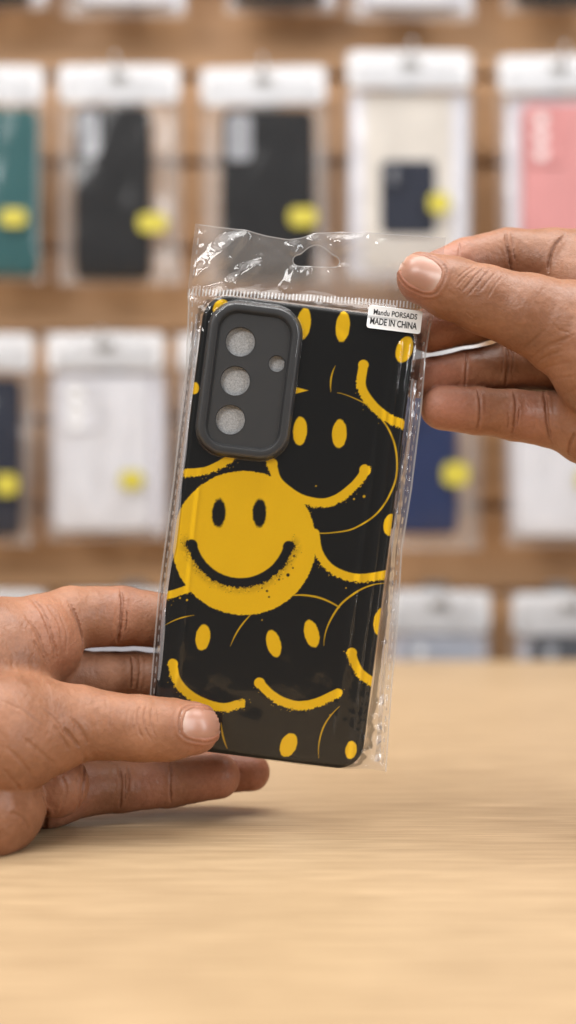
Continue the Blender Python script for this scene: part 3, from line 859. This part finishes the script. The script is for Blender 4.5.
fold_strip(u_right, -1, 2.6, 5.0, -80, 62, 5)
fold_strip(u_left, 1, 2.4, 4.2, -60, 76, 9)

# origin sticker on the front film
lu, lv = uv_of(394.5, 319.5)
def lab_w(u, v): return 0.85 - 0.13 * (np.asarray(v, float) - lv + 4.0) + 0 * np.asarray(u, float)
def lab_pt(a, c, lift):
    return to_world(lu + a, lv + c, lab_w(lu + a, lv + c) + lift)
LHW, LHH = 10.0, 4.35
us = np.arange(-LHW - .3, LHW + .5, 0.25); vs = np.arange(-LHH - .3, LHH + .5, 0.25)
u, v, w, F = grid_cut(us, vs, lambda a, c: sd_rr(a, c, LHW, LHH, 1.0), lambda a, c: 0 * a, 0.4)
lab = link("origin_sticker", mesh_np("origin_sticker", lab_pt(u, v, 0.06), F), M_label); keep_world(lab, pouch)
def text(s, size, a0, c0, width, bold):
    cu = bpy.data.curves.new("txt", 'FONT'); cu.body = s; cu.size = size; cu.offset = bold; cu.resolution_u = 4
    t = bpy.data.objects.new("txt", cu); COL.objects.link(t)
    dg = bpy.context.evaluated_depsgraph_get()
    me = bpy.data.meshes.new_from_object(t.evaluated_get(dg))
    bpy.data.objects.remove(t); bpy.data.curves.remove(cu)
    co = np.zeros(len(me.vertices) * 3, np.float32); me.vertices.foreach_get("co", co); co = co.reshape(-1, 3)
    wx = co[:, 0].max() - co[:, 0].min()
    x = (co[:, 0] - co[:, 0].min()) / wx * width + a0
    P = lab_pt(x, co[:, 1] + c0, 0.14)
    me.vertices.foreach_set("co", P.astype(np.float32).ravel()); me.update()
    me.name = "lettering"
    o = link("lettering", me, M_ink)
    keep_world(o, lab)
text("MADE IN CHINA", 3.5, -8.9, -2.75, 17.4, 0.075)
text("Mandu PORSADS", 2.9, -8.0, 0.95, 16.2, 0.045)

# ------------------------------------------------------------------ hands
m, nt, b, out = new_mat("skin")
N, L = nt.nodes, nt.links
tc = N.new("ShaderNodeTexCoord")
n1 = N.new("ShaderNodeTexNoise"); n1.inputs["Scale"].default_value = 55; n1.inputs["Detail"].default_value = 5; n1.inputs["Roughness"].default_value = 0.6
L.new(tc.outputs["Object"], n1.inputs["Vector"])
cr = N.new("ShaderNodeValToRGB")
cr.color_ramp.elements[0].position = 0.3; cr.color_ramp.elements[0].color = (0.205, 0.086, 0.043, 1)
cr.color_ramp.elements[1].position = 0.72; cr.color_ramp.elements[1].color = (0.335, 0.155, 0.084, 1)
L.new(n1.outputs["Fac"], cr.inputs["Fac"])
af = N.new("ShaderNodeAttribute"); af.attribute_name = "flush"
mf = N.new("ShaderNodeMix"); mf.data_type = 'RGBA'; mf.inputs[7].default_value = (0.37, 0.155, 0.098, 1)
L.new(af.outputs["Fac"], mf.inputs[0]); L.new(cr.outputs[0], mf.inputs[6])
ap = N.new("ShaderNodeAttribute"); ap.attribute_name = "pigment"
mp_ = N.new("ShaderNodeMix"); mp_.data_type = 'RGBA'; mp_.inputs[7].default_value = (0.17, 0.07, 0.042, 1)
L.new(ap.outputs["Fac"], mp_.inputs[0]); L.new(mf.outputs[2], mp_.inputs[6])
# fine mottling
n4 = N.new("ShaderNodeTexNoise"); n4.inputs["Scale"].default_value = 700; n4.inputs["Detail"].default_value = 3
L.new(tc.outputs["Object"], n4.inputs["Vector"])
hs = N.new("ShaderNodeHueSaturation")
mr = N.new("ShaderNodeMapRange"); mr.inputs[3].default_value = 0.93; mr.inputs[4].default_value = 1.07; mr.inputs[1].default_value = 0.3; mr.inputs[2].default_value = 0.7
L.new(n4.outputs["Fac"], mr.inputs[0]); L.new(mr.outputs[0], hs.inputs["Value"]); L.new(mp_.outputs[2], hs.inputs["Color"])
L.new(hs.outputs[0], b.inputs["Base Color"])
rr = N.new("ShaderNodeMapRange"); rr.inputs[3].default_value = 0.36; rr.inputs[4].default_value = 0.60; rr.inputs[1].default_value = 0.3; rr.inputs[2].default_value = 0.7
L.new(n1.outputs["Fac"], rr.inputs[0]); L.new(rr.outputs[0], b.inputs["Roughness"])
b.inputs["Specular IOR Level"].default_value = 0.42
b.inputs["Subsurface Weight"].default_value = 0.18
b.inputs["Subsurface Radius"].default_value = (1.0, 0.38, 0.2)
b.inputs["Subsurface Scale"].default_value = 0.0022
vo = N.new("ShaderNodeTexVoronoi"); vo.inputs["Scale"].default_value = 1100; vo.feature = 'DISTANCE_TO_EDGE'
L.new(tc.outputs["Object"], vo.inputs["Vector"])
n3 = N.new("ShaderNodeTexNoise"); n3.inputs["Scale"].default_value = 320; n3.inputs["Detail"].default_value = 4; n3.inputs["Distortion"].default_value = 0.8
L.new(tc.outputs["Object"], n3.inputs["Vector"])
b1 = N.new("ShaderNodeBump"); b1.inputs["Strength"].default_value = 0.38; b1.inputs["Distance"].default_value = 0.0003
L.new(vo.outputs["Distance"], b1.inputs["Height"])
b2 = N.new("ShaderNodeBump"); b2.inputs["Strength"].default_value = 0.38; b2.inputs["Distance"].default_value = 0.0007
L.new(n3.outputs["Fac"], b2.inputs["Height"]); L.new(b1.outputs["Normal"], b2.inputs["Normal"])
L.new(b2.outputs["Normal"], b.inputs["Normal"])
M_skin = m
m, nt, b, out = new_mat("nail")
N, L = nt.nodes, nt.links
at2 = N.new("ShaderNodeAttribute"); at2.attribute_name = "lunula"
mx = N.new("ShaderNodeMix"); mx.data_type = 'RGBA'
mx.inputs[6].default_value = (0.38, 0.195, 0.135, 1); mx.inputs[7].default_value = (0.58, 0.43, 0.36, 1)
L.new(at2.outputs["Fac"], mx.inputs[0]); L.new(mx.outputs[2], b.inputs["Base Color"])
b.inputs["Roughness"].default_value = 0.32; b.inputs["Subsurface Weight"].default_value = 0.2
b.inputs["Subsurface Radius"].default_value = (1.0, 0.4, 0.25); b.inputs["Subsurface Scale"].default_value = 0.0015
M_nail = m

def smin(a, c, k):
    h = np.clip(0.5 + 0.5 * (c - a) / k, 0, 1)
    return c * (1 - h) + a * h - k * h * (1 - h)

def surface_nets(D, org, h):
    nx, ny, nz = D.shape
    ins = D < 0
    cnt_ = np.zeros((nx - 1, ny - 1, nz - 1), np.int8)
    offs = [(i, j, k) for i in (0, 1) for j in (0, 1) for k in (0, 1)]
    for i, j, k in offs:
        cnt_ += ins[i:nx - 1 + i, j:ny - 1 + j, k:nz - 1 + k]
    act = (cnt_ > 0) & (cnt_ < 8)
    I, J, K = np.nonzero(act)
    vid = -np.ones(act.shape, np.int32); vid[I, J, K] = np.arange(len(I))
    c = {o_: D[I + o_[0], J + o_[1], K + o_[2]] for o_ in offs}
    P = np.zeros((len(I), 3)); n = np.zeros(len(I))
    for a in offs:
        for ax in range(3):
            if a[ax] == 0:
                b_ = list(a); b_[ax] = 1; b_ = tuple(b_)
                da, db = c[a], c[b_]
                cr_ = (da < 0) != (db < 0)
                t = np.where(cr_, da / np.where(cr_, da - db, 1), 0)
                q = np.zeros((len(I), 3)); q[:] = a; q[:, ax] = t
                P += q * cr_[:, None]; n += cr_
    P = P / n[:, None] + np.stack([I, J, K], -1)
    P = np.asarray(org) + P * h
    Fs = []
    for ax in range(3):
        o1, o2 = [(1, 2), (2, 0), (0, 1)][ax]
        sl0 = [slice(1, -1)] * 3; sl1 = [slice(1, -1)] * 3
        sl0[ax] = slice(0, -1); sl1[ax] = slice(1, None)
        A = ins[tuple(sl0)]; B = ins[tuple(sl1)]
        e = np.nonzero(A != B)
        ijk = [x.copy() for x in e]
        for d_ in range(3):
            if d_ != ax: ijk[d_] = ijk[d_] + 1
        def cell(da, db):
            q = [x.copy() for x in ijk]; q[o1] = q[o1] - da; q[o2] = q[o2] - db
            return vid[q[0], q[1], q[2]]
        quad = np.stack([cell(1, 1), cell(0, 1), cell(0, 0), cell(1, 0)], -1)
        flip = ~A[e]
        quad[flip] = quad[flip][:, ::-1]
        Fs.append(quad)
    return P, np.concatenate(Fs)

def J(px, py, dy, r):
    """joint: picture position, mm behind the printed face, radius in pixels -> (mm point, mm radius)"""
    Y = D0 + dy / 1000.0
    return at(px, py, Y) * 1000.0, r / FPX * Y * 1000.0

def build_hand(name, label, chains, palm, thumb, creases, nail, tips, lo, hi, h=0.62, ball=(), folds=()):
    lo = np.array(lo, float); hi = np.array(hi, float)
    n = np.ceil((hi - lo) / h).astype(int)
    gx = (lo[0] + h * np.arange(n[0])).astype(np.float32)[:, None, None]
    gy = (lo[1] + h * np.arange(n[1])).astype(np.float32)[None, :, None]
    gz = (lo[2] + h * np.arange(n[2])).astype(np.float32)[None, None, :]
    def cone(a, c):
        (pa, ra), (pb, rb) = a, c
        ab = pb - pa; L2 = float(ab @ ab) + 1e-6
        t = np.clip(((gx - pa[0]) * ab[0] + (gy - pa[1]) * ab[1] + (gz - pa[2]) * ab[2]) / L2, 0, 1)
        return np.sqrt((gx - pa[0] - t * ab[0]) ** 2 + (gy - pa[1] - t * ab[1]) ** 2 + (gz - pa[2] - t * ab[2]) ** 2) - (ra + (rb - ra) * t)
    def chain(js, k=1.6):
        js = [J(*q) for q in js]; D = None
        for a, c in zip(js[:-1], js[1:]):
            d = cone(a, c); D = d if D is None else smin(D, d, k)
        return D
    Df = None
    for ch in chains:
        d = chain(ch); Df = d if Df is None else smin(Df, d, 0.7)
    Dp = None
    for ch in palm:
        d = chain(ch, 4); Dp = d if Dp is None else smin(Dp, d, 2.6)
    Dt = chain(thumb, 2.5)
    for ch in ball: Dt = smin(Dt, chain(ch, 4), 4.5)
    D = smin(smin(Dt, Dp, 4.5), smin(Df, Dp, 3.2), 0.9)
    for ch in folds: D = smin(D, chain(ch, 4), 1.1)
    # close the surface inside the sampled block
    D[0] = D[-1] = 1; D[:, 0] = D[:, -1] = 1; D[:, :, 0] = D[:, :, -1] = 1
    P, F = surface_nets(D, lo, h)
    def sample(Q):
        q = (Q - lo) / h; q = np.clip(q, 0, np.array(D.shape) - 1.001)
        i = q.astype(int); f = q - i; s = 0
        for a in (0, 1):
            for b_ in (0, 1):
                for c in (0, 1):
                    wt = (f[:, 0] if a else 1 - f[:, 0]) * (f[:, 1] if b_ else 1 - f[:, 1]) * (f[:, 2] if c else 1 - f[:, 2])
                    s = s + wt * D[i[:, 0] + a, i[:, 1] + b_, i[:, 2] + c]
        return s
    def hit(px, py):
        Ys = np.arange(max(lo[1], 380.0), hi[1], 0.3)
        Q = np.stack([(px - 288) / FPX * Ys, Ys, CAMH * 1000 + (512 - py) / FPX * Ys], -1)
        okb = np.all((Q > lo) & (Q < hi), axis=1)
        s = np.where(okb, sample(Q), 1.0)
        w_ = np.nonzero(s < 0)[0]
        return Q[w_[0]] if len(w_) else None
    # smooth + subdivide
    me = mesh_np(name, P / 1000.0, F)
    o = link(name, me, M_skin)
    md = o.modifiers.new("s", 'SUBSURF'); md.levels = 1; md.render_levels = 1
    dg = bpy.context.evaluated_depsgraph_get()
    me2 = bpy.data.meshes.new_from_object(o.evaluated_get(dg))
    o.modifiers.clear(); o.data = me2; bpy.data.meshes.remove(me); me2.name = name
    nV = len(me2.vertices)
    co = np.zeros(nV * 3, np.float32); me2.vertices.foreach_get("co", co); co = co.reshape(-1, 3).astype(float) * 1000
    no = np.zeros(nV * 3, np.float32); me2.vertices.foreach_get("normal", no); no = no.reshape(-1, 3).astype(float)
    disp = np.zeros(nV); pig = np.zeros(nV); fl = np.zeros(nV)
    for pts, wd, dep, pg in creases:
        sp = spline(pts, 5) if len(pts) > 2 else [tuple(np.array(pts[0]) * (1 - t) + np.array(pts[1]) * t) for t in np.linspace(0, 1, 6)]
        Q = [hit(*p) for p in sp]
        n_ = len(sp)
        for i in range(n_ - 1):
            if Q[i] is None or Q[i + 1] is None: continue
            a, c = Q[i], Q[i + 1]
            if np.linalg.norm(c - a) > 6: continue
            lo_ = np.minimum(a, c) - 5 * wd; hi_ = np.maximum(a, c) + 5 * wd
            sel = np.nonzero(np.all((co > lo_) & (co < hi_), axis=1))[0]
            if not len(sel): continue
            ab = c - a; t = np.clip((co[sel] - a) @ ab / (ab @ ab + 1e-9), 0, 1)
            dd = np.linalg.norm(co[sel] - a - t[:, None] * ab, axis=1)
            s_ = (i + t) / (n_ - 1)
            taper = np.clip(np.minimum(s_, 1 - s_) * 5, 0.15, 1)
            dd = np.abs(dd + 0.7 * wd * (fbm(co[sel, 0] * 0.6, co[sel, 2] * 0.6, 77) - 0.5))
            g = np.exp(-(dd / wd) ** 2) * taper
            bulge = 0.35 * np.exp(-((dd - 2.2 * wd) / (1.1 * wd)) ** 2) * taper
            cur = 0.85 * (-dep * g + dep * bulge)
            old = disp[sel]
            disp[sel] = np.where(np.abs(cur) > np.abs(old), cur, old)
            pig[sel] = np.maximum(pig[sel], 0.45 * pg * np.exp(-(dd / (wd * 1.3)) ** 2) * taper * (0.6 + 0.8 * vnoise(co[sel, 0] * 1.3, co[sel, 2] * 1.3, 5)))
    for (px_, py_, dy_, rr) in tips:
        q, r_ = J(px_, py_, dy_, rr)
        fl = np.maximum(fl, np.exp(-(np.linalg.norm(co - q, axis=1) / r_) ** 2))
    # nail: a curved plate laid on the thumb; the skin dips under it and swells round it
    (ncx, ncy, nl, nw, nang) = nail
    ca, sa = math.cos(math.radians(nang)), math.sin(math.radians(nang))
    ng = 26
    pts = {}
    for i in range(ng + 1):
        for j in range(ng + 1):
            s, t = i / ng * 2 - 1, j / ng * 2 - 1
            # rounded outline: s along the thumb (-1 free edge, 1 cuticle)
            wloc = nw / 2 * (1 - 0.42 * max(0, -s) ** 2.6 - 0.34 * max(0, s) ** 3.2)
            sx = nl / 2 * s * (1 - 0.10 * t * t)
            X = ncx + sx * ca - t * wloc * sa; Yp = ncy + sx * sa + t * wloc * ca
            pts[i, j] = (hit(X, Yp), s, t)
    for _ in range(10):
        q0 = {k: v[0] for k, v in pts.items()}
        for i in range(1, ng):
            for j in range(1, ng):
                nb_ = [q0[k] for k in ((i - 1, j), (i + 1, j), (i, j - 1), (i, j + 1))]
                if q0[i, j] is None or any(x is None for x in nb_): continue
                pts[i, j] = (0.4 * q0[i, j] + 0.15 * sum(nb_), pts[i, j][1], pts[i, j][2])
    V = []; F2 = []; lun = []; idx = {}
    axis3 = None
    cen = pts[ng // 2, ng // 2][0]
    for i in range(ng + 1):
        for j in range(ng + 1):
            q, s, t = pts[i, j]
            if q is None: continue
            e_ = 1.6
            g = np.array([sample((q + d_)[None])[0] - sample((q - d_)[None])[0] for d_ in np.eye(3) * e_])
            g /= np.linalg.norm(g) + 1e-9
            rim = max(abs(s), abs(t))
            lift = 0.42 * (1 - rim ** 5) + 0.10 + (0.25 * max(0, -s) ** 3)
            idx[i, j] = len(V); V.append((q + g * lift) / 1000.0)
            cuti = math.exp(-((s - 0.95) / 0.30) ** 2) * 0.9
            free = math.exp(-((s + 1.0) / 0.09) ** 2) * 0.9
            lun.append(max(cuti * (1 - 0.5 * abs(t)), free))
    for i in range(ng):
        for j in range(ng):
            k4 = [(i, j), (i + 1, j), (i + 1, j + 1), (i, j + 1)]
            if all(k in idx for k in k4): F2.append([idx[k] for k in k4])
    # skin around the nail outline
    outl = [pts[i, j][0] for i in range(ng + 1) for j in (0, ng)] + [pts[ng, j][0] for j in range(ng + 1)]
    outl = np.array([q for q in outl if q is not None])
    sel = np.nonzero(np.linalg.norm(co - cen, axis=1) < 16)[0]
    dmin = np.min(np.linalg.norm(co[sel][:, None] - outl[None], axis=2), axis=1)
    disp[sel] += 0.45 * np.exp(-((dmin - 0.9) / 0.7) ** 2)
    pig[sel] = np.maximum(pig[sel], 0.45 * np.exp(-(dmin / 0.35) ** 2))
    disp += 0.5 * (fbm(co[:, 0] * 0.13 + co[:, 1] * 0.07, co[:, 2] * 0.13 - co[:, 1] * 0.06, 90) - 0.5) + 0.16 * (fbm(co[:, 0] * 0.55 + co[:, 1] * 0.3, co[:, 2] * 0.55, 95) - 0.5)
    co2 = co + no * disp[:, None]
    # under the nail the skin stays lower than the plate
    me2.vertices.foreach_set("co", (co2 / 1000.0).astype(np.float32).ravel())
    for nm, arr in (("pigment", pig), ("flush", fl)):
        a_ = me2.attributes.new(nm, 'FLOAT', 'POINT'); a_.data.foreach_set("value", np.clip(arr, 0, 1).astype(np.float32))
    me2.polygons.foreach_set("use_smooth", np.ones(len(me2.polygons), bool))
    me2.update()
    nm = mesh_np("thumbnail", V, np.array(F2))
    a_ = nm.attributes.new("lunula", 'FLOAT', 'POINT'); a_.data.foreach_set("value", np.array(lun, np.float32))
    no_ = link("thumbnail", nm, M_nail, o)
    tag(o, label, "hand")
    return o

# ---- left hand, lower left of the photograph
L_thumb = [(-30, 735, -20, 62), (20, 724, -19, 50), (75, 723, -15, 37), (140, 728.5, -13.5, 32), (168, 729.5, -12, 30.5), (193, 728.5, -10.2, 26.5)]
L_fing = [
    [(45, 628, 9, 34), (72, 618, 13, 31.5), (122, 616, 20, 29.5), (175, 622, 20, 26.5), (225, 632, 19, 22)],
    [(40, 676, 12, 30), (80, 675, 17, 24), (134, 674, 22, 22.5), (190, 678, 20, 21.5), (235, 684, 19, 19)],
    [(50, 752, 18, 27), (100, 764, 26, 25), (150, 770, 34, 24), (205, 773, 37, 22), (251, 772, 35, 19)],
    [(50, 797, 8, 31), (84, 788, 14, 27.5), (124, 785.5, 20, 26), (170, 782.5, 24, 24.5), (218, 776.5, 24, 22)],
]
L_palm = [
    [(-150, 700, -22, 95), (-60, 690, -10, 84), (0, 660, 0, 62), (38, 640, 4, 44)],
    [(40, 640, 2, 34), (52, 648, 4, 29)],
    [(-60, 760, 2, 64), (10, 770, 6, 42)],
    [(-330, 790, -60, 105), (-230, 750, -42, 98), (-150, 735, -28, 98)],
]
L_ball = [[(-60, 735, -28, 70), (0, 736, -24, 64), (42, 731, -19, 47)]]
L_folds = [[(36, 776, -4, 36), (56, 785, -5, 33)], [(-70, 815, -34, 58), (-14, 810, -27, 51), (0, 808, -23, 45)]]
L_creases = [
    ([(120, 588), (122, 600), (121.5, 618), (119, 634), (117, 643)], 0.75, 0.9, 0.75), ([(126, 606), (126.5, 620), (124, 636)], 0.5, 0.5, 0.5),
    ([(131, 655), (133, 668), (132, 690)], 0.6, 0.6, 0.5), ([(139, 655), (140, 672), (137, 692)], 0.5, 0.4, 0.35),
    ([(118, 765), (121, 780), (120.5, 800), (119, 809)], 0.6, 0.55, 0.55), ([(127, 764), (129, 780), (126, 796)], 0.5, 0.45, 0.45), ([(124, 770), (125, 788), (124, 804)], 0.4, 0.3, 0.3),
    ([(169.5, 758), (170.5, 772), (170, 790), (171, 804)], 0.5, 0.45, 0.5),
    ([(68, 601), (77, 620), (82, 640), (81, 664)], 0.8, 0.8, 0.45),
    ([(84, 754), (84, 772), (82, 790), (76, 814)], 0.8, 0.7, 0.45),
    ([(40, 790), (45, 805), (46, 818), (44, 834)], 0.8, 0.9, 0.5),
    ([(28, 596), (42, 612), (52, 640), (57, 664)], 0.9, 0.55, 0.2), ([(22, 612), (36, 632), (44, 652), (50, 664)], 0.7, 0.4, 0.2), ([(46, 604), (58, 622), (62, 645)], 0.7, 0.3, 0.12),
    ([(32, 638), (40, 652), (48, 666)], 0.6, 0.3, 0.1), ([(58, 612), (66, 632), (66, 655)], 0.6, 0.25, 0.1),
    # thumb knuckle
    ([(141, 704), (137.5, 716), (139, 730), (145, 742)], 0.42, 0.32, 0.45), ([(147, 704), (144, 716), (146, 730), (152, 741)], 0.42, 0.34, 0.5), ([(152, 706), (151, 718), (153, 730), (157, 738)], 0.38, 0.28, 0.4),
    ([(136, 708), (133, 720), (134, 732)], 0.4, 0.22, 0.3), ([(157, 708), (157.5, 718), (159, 728)], 0.35, 0.18, 0.25), ([(130, 706), (127, 720), (129, 736)], 0.4, 0.18, 0.15),
    ([(148, 712), (155, 716)], 0.3, 0.15, 0.3), ([(142, 724), (151, 727)], 0.3, 0.15, 0.3),
    # fold at the root of the thumb and lines over the ball of the thumb
    ([(62, 726), (72, 738), (80, 748)], 0.8, 0.6, 0.35), ([(70, 716), (82, 732), (88, 746)], 0.7, 0.35, 0.2), ([(52, 722), (62, 738), (70, 752)], 0.7, 0.35, 0.15),
    ([(40, 706), (56, 722), (66, 740)], 0.7, 0.25, 0.1), ([(20, 735), (40, 752), (56, 766)], 0.7, 0.25, 0.1), ([(5, 745), (24, 765), (36, 782)], 0.7, 0.25, 0.1), ([(0, 700), (24, 712), (44, 728)], 0.7, 0.2, 0.08),
    ([(0, 765), (14, 782), (22, 792)], 0.7, 0.25, 0.1), ([(8, 812), (22, 818), (30, 832)], 0.7, 0.3, 0.1), ([(58, 770), (66, 790), (60, 812)], 0.7, 0.25, 0.1),
    ([(90, 700), (98, 715), (100, 735)], 0.8, 0.18, 0.05), ([(104, 696), (110, 715), (110, 735)], 0.8, 0.15, 0.05),
]
L_tips = [(218, 776, 22, 34), (251, 772, 33, 34), (205, 728, -14, 26), (122, 616, 18, 24), (45, 640, 0, 30), (60, 795, -2, 34), (150, 785, 20, 26)]
build_hand("hand", "hand entering from the left, thumb pressed on the front of the case, fingers behind it", L_fing, L_palm, L_thumb, L_creases,
           (200.5, 724.0, 43, 35, 187 - 0), L_tips, (-225, 425, -25), (0, 568, 112), ball=L_ball, folds=L_folds)

# ---- right hand, upper right
R_thumb = [(660, 372, -14, 80), (615, 352, -12, 66), (572, 331, -9, 49), (530, 314, -9, 39), (485, 300, -7.5, 33.5), (452, 288.5, -6, 30.5), (423, 278.5, -4.2, 26)]
R_fing = [
    [(585, 268, 22, 40), (552, 262, 22, 33), (508, 254.5, 24, 26), (466, 262, 19, 23.5), (434, 274, 15, 21)],
    [(580, 308, 22, 38), (552, 306, 22, 31.5), (510, 310, 24, 26), (470, 318.5, 20, 25.5), (430, 330, 17, 23)],
    [(580, 368, 18, 34), (552, 365, 18, 27), (508, 366.5, 21, 25), (466, 373, 19, 22.5), (414, 379, 15, 19)],
    [(585, 424, 8, 36), (554, 420, 10, 28), (515, 415, 13, 25), (478, 411, 12, 23.5), (442, 408, 11, 22)],
]
R_ball = [[(690, 400, -12, 88), (624, 364, -10, 68)]]
R_palm = [
    [(800, 380, -8, 105), (690, 340, 8, 92), (620, 300, 16, 66), (590, 290, 20, 55)],
    [(640, 430, 4, 66), (592, 424, 6, 42)],
    [(700, 400, 8, 95), (620, 370, 14, 60)],
    [(980, 520, -60, 110), (860, 450, -36, 104), (760, 410, -12, 108)],
]
R_creases = [
    ([(505, 232), (507, 246), (510, 262), (512, 274)], 0.7, 0.75, 0.6), ([(511, 233), (513, 248), (515, 264)], 0.5, 0.4, 0.4),
    ([(566, 234), (555, 246), (550, 260), (549, 275)], 0.75, 0.75, 0.5), ([(459, 242), (459.5, 250), (458, 258)], 0.45, 0.35, 0.4),
    ([(466, 350), (467, 362), (466, 374), (465, 388)], 0.5, 0.5, 0.6), ([(506, 344), (508, 358), (507, 374), (505, 387)], 0.65, 0.65, 0.7), ([(510, 346), (513, 360), (511, 376)], 0.45, 0.4, 0.5), ([(502, 346), (503, 360), (502, 376)], 0.45, 0.3, 0.4),
    ([(477, 388), (480, 400), (480, 416), (477, 432)], 0.5, 0.5, 0.6), ([(513, 390), (516, 402), (515, 420), (512, 438)], 0.6, 0.6, 0.6), ([(519, 400), (519, 414), (517, 428)], 0.4, 0.35, 0.4), ([(508, 410), (509, 420), (508, 430)], 0.4, 0.25, 0.3),
    ([(544, 388), (546, 405), (548, 425), (552, 442)], 0.7, 0.7, 0.5), ([(576, 432), (571, 442), (569, 456)], 0.7, 0.5, 0.4),
    # thumb knuckle
    ([(492, 268), (484, 276), (474, 288), (466, 297)], 0.42, 0.36, 0.5), ([(486, 267), (477, 274), (467, 286), (460, 294)], 0.42, 0.34, 0.5), ([(480, 266), (470, 273), (460, 282), (455, 290)], 0.38, 0.28, 0.45),
    ([(497, 272), (488, 281), (479, 293)], 0.4, 0.28, 0.4), ([(472, 267), (462, 274), (455, 281)], 0.35, 0.2, 0.3), ([(503, 276), (494, 287), (487, 300)], 0.4, 0.2, 0.2), ([(466, 276), (474, 282)], 0.3, 0.18, 0.3), ([(470, 286), (480, 289)], 0.3, 0.18, 0.3),
    ([(478, 270), (486, 273)], 0.3, 0.15, 0.3), ([(456, 288), (462, 291)], 0.3, 0.15, 0.3),
    ([(474, 318), (466, 312)], 0.4, 0.2, 0.2),
    # web and ball of the thumb
    ([(531, 360), (545, 348), (562, 340), (578, 334)], 0.77, 0.21, 0.12), ([(533, 366), (548, 356), (566, 350)], 0.66, 0.18, 0.12), ([(524, 350), (534, 340), (548, 328)], 0.77, 0.18, 0.09),
    ([(545, 352), (552, 346), (566, 344)], 0.55, 0.15, 0.09), ([(538, 372), (552, 366), (572, 362)], 0.66, 0.13, 0.06), ([(546, 384), (560, 378), (578, 376)], 0.66, 0.13, 0.06),
    ([(552, 322), (560, 330), (574, 334)], 0.66, 0.12, 0.06), ([(560, 400), (570, 392), (580, 390)], 0.66, 0.12, 0.06), ([(518, 296), (524, 306), (524, 320)], 0.77, 0.09, 0.03), ([(534, 300), (540, 312), (540, 326)], 0.77, 0.09, 0.03),
]
R_tips = [(447, 408, 6, 34), (440, 375, 10, 30), (415, 280, -10, 26), (440, 262, 12, 34), (430, 331, 14, 34), (530, 415, 8, 24)]
build_hand("hand", "hand entering from the right, pinching the top corner of the bag between thumb and fingers", R_fing, R_palm, R_thumb, R_creases,
           (422.5, 273.5, 46, 37, 25), R_tips, (24, 440, 100), (252, 578, 262), ball=R_ball)
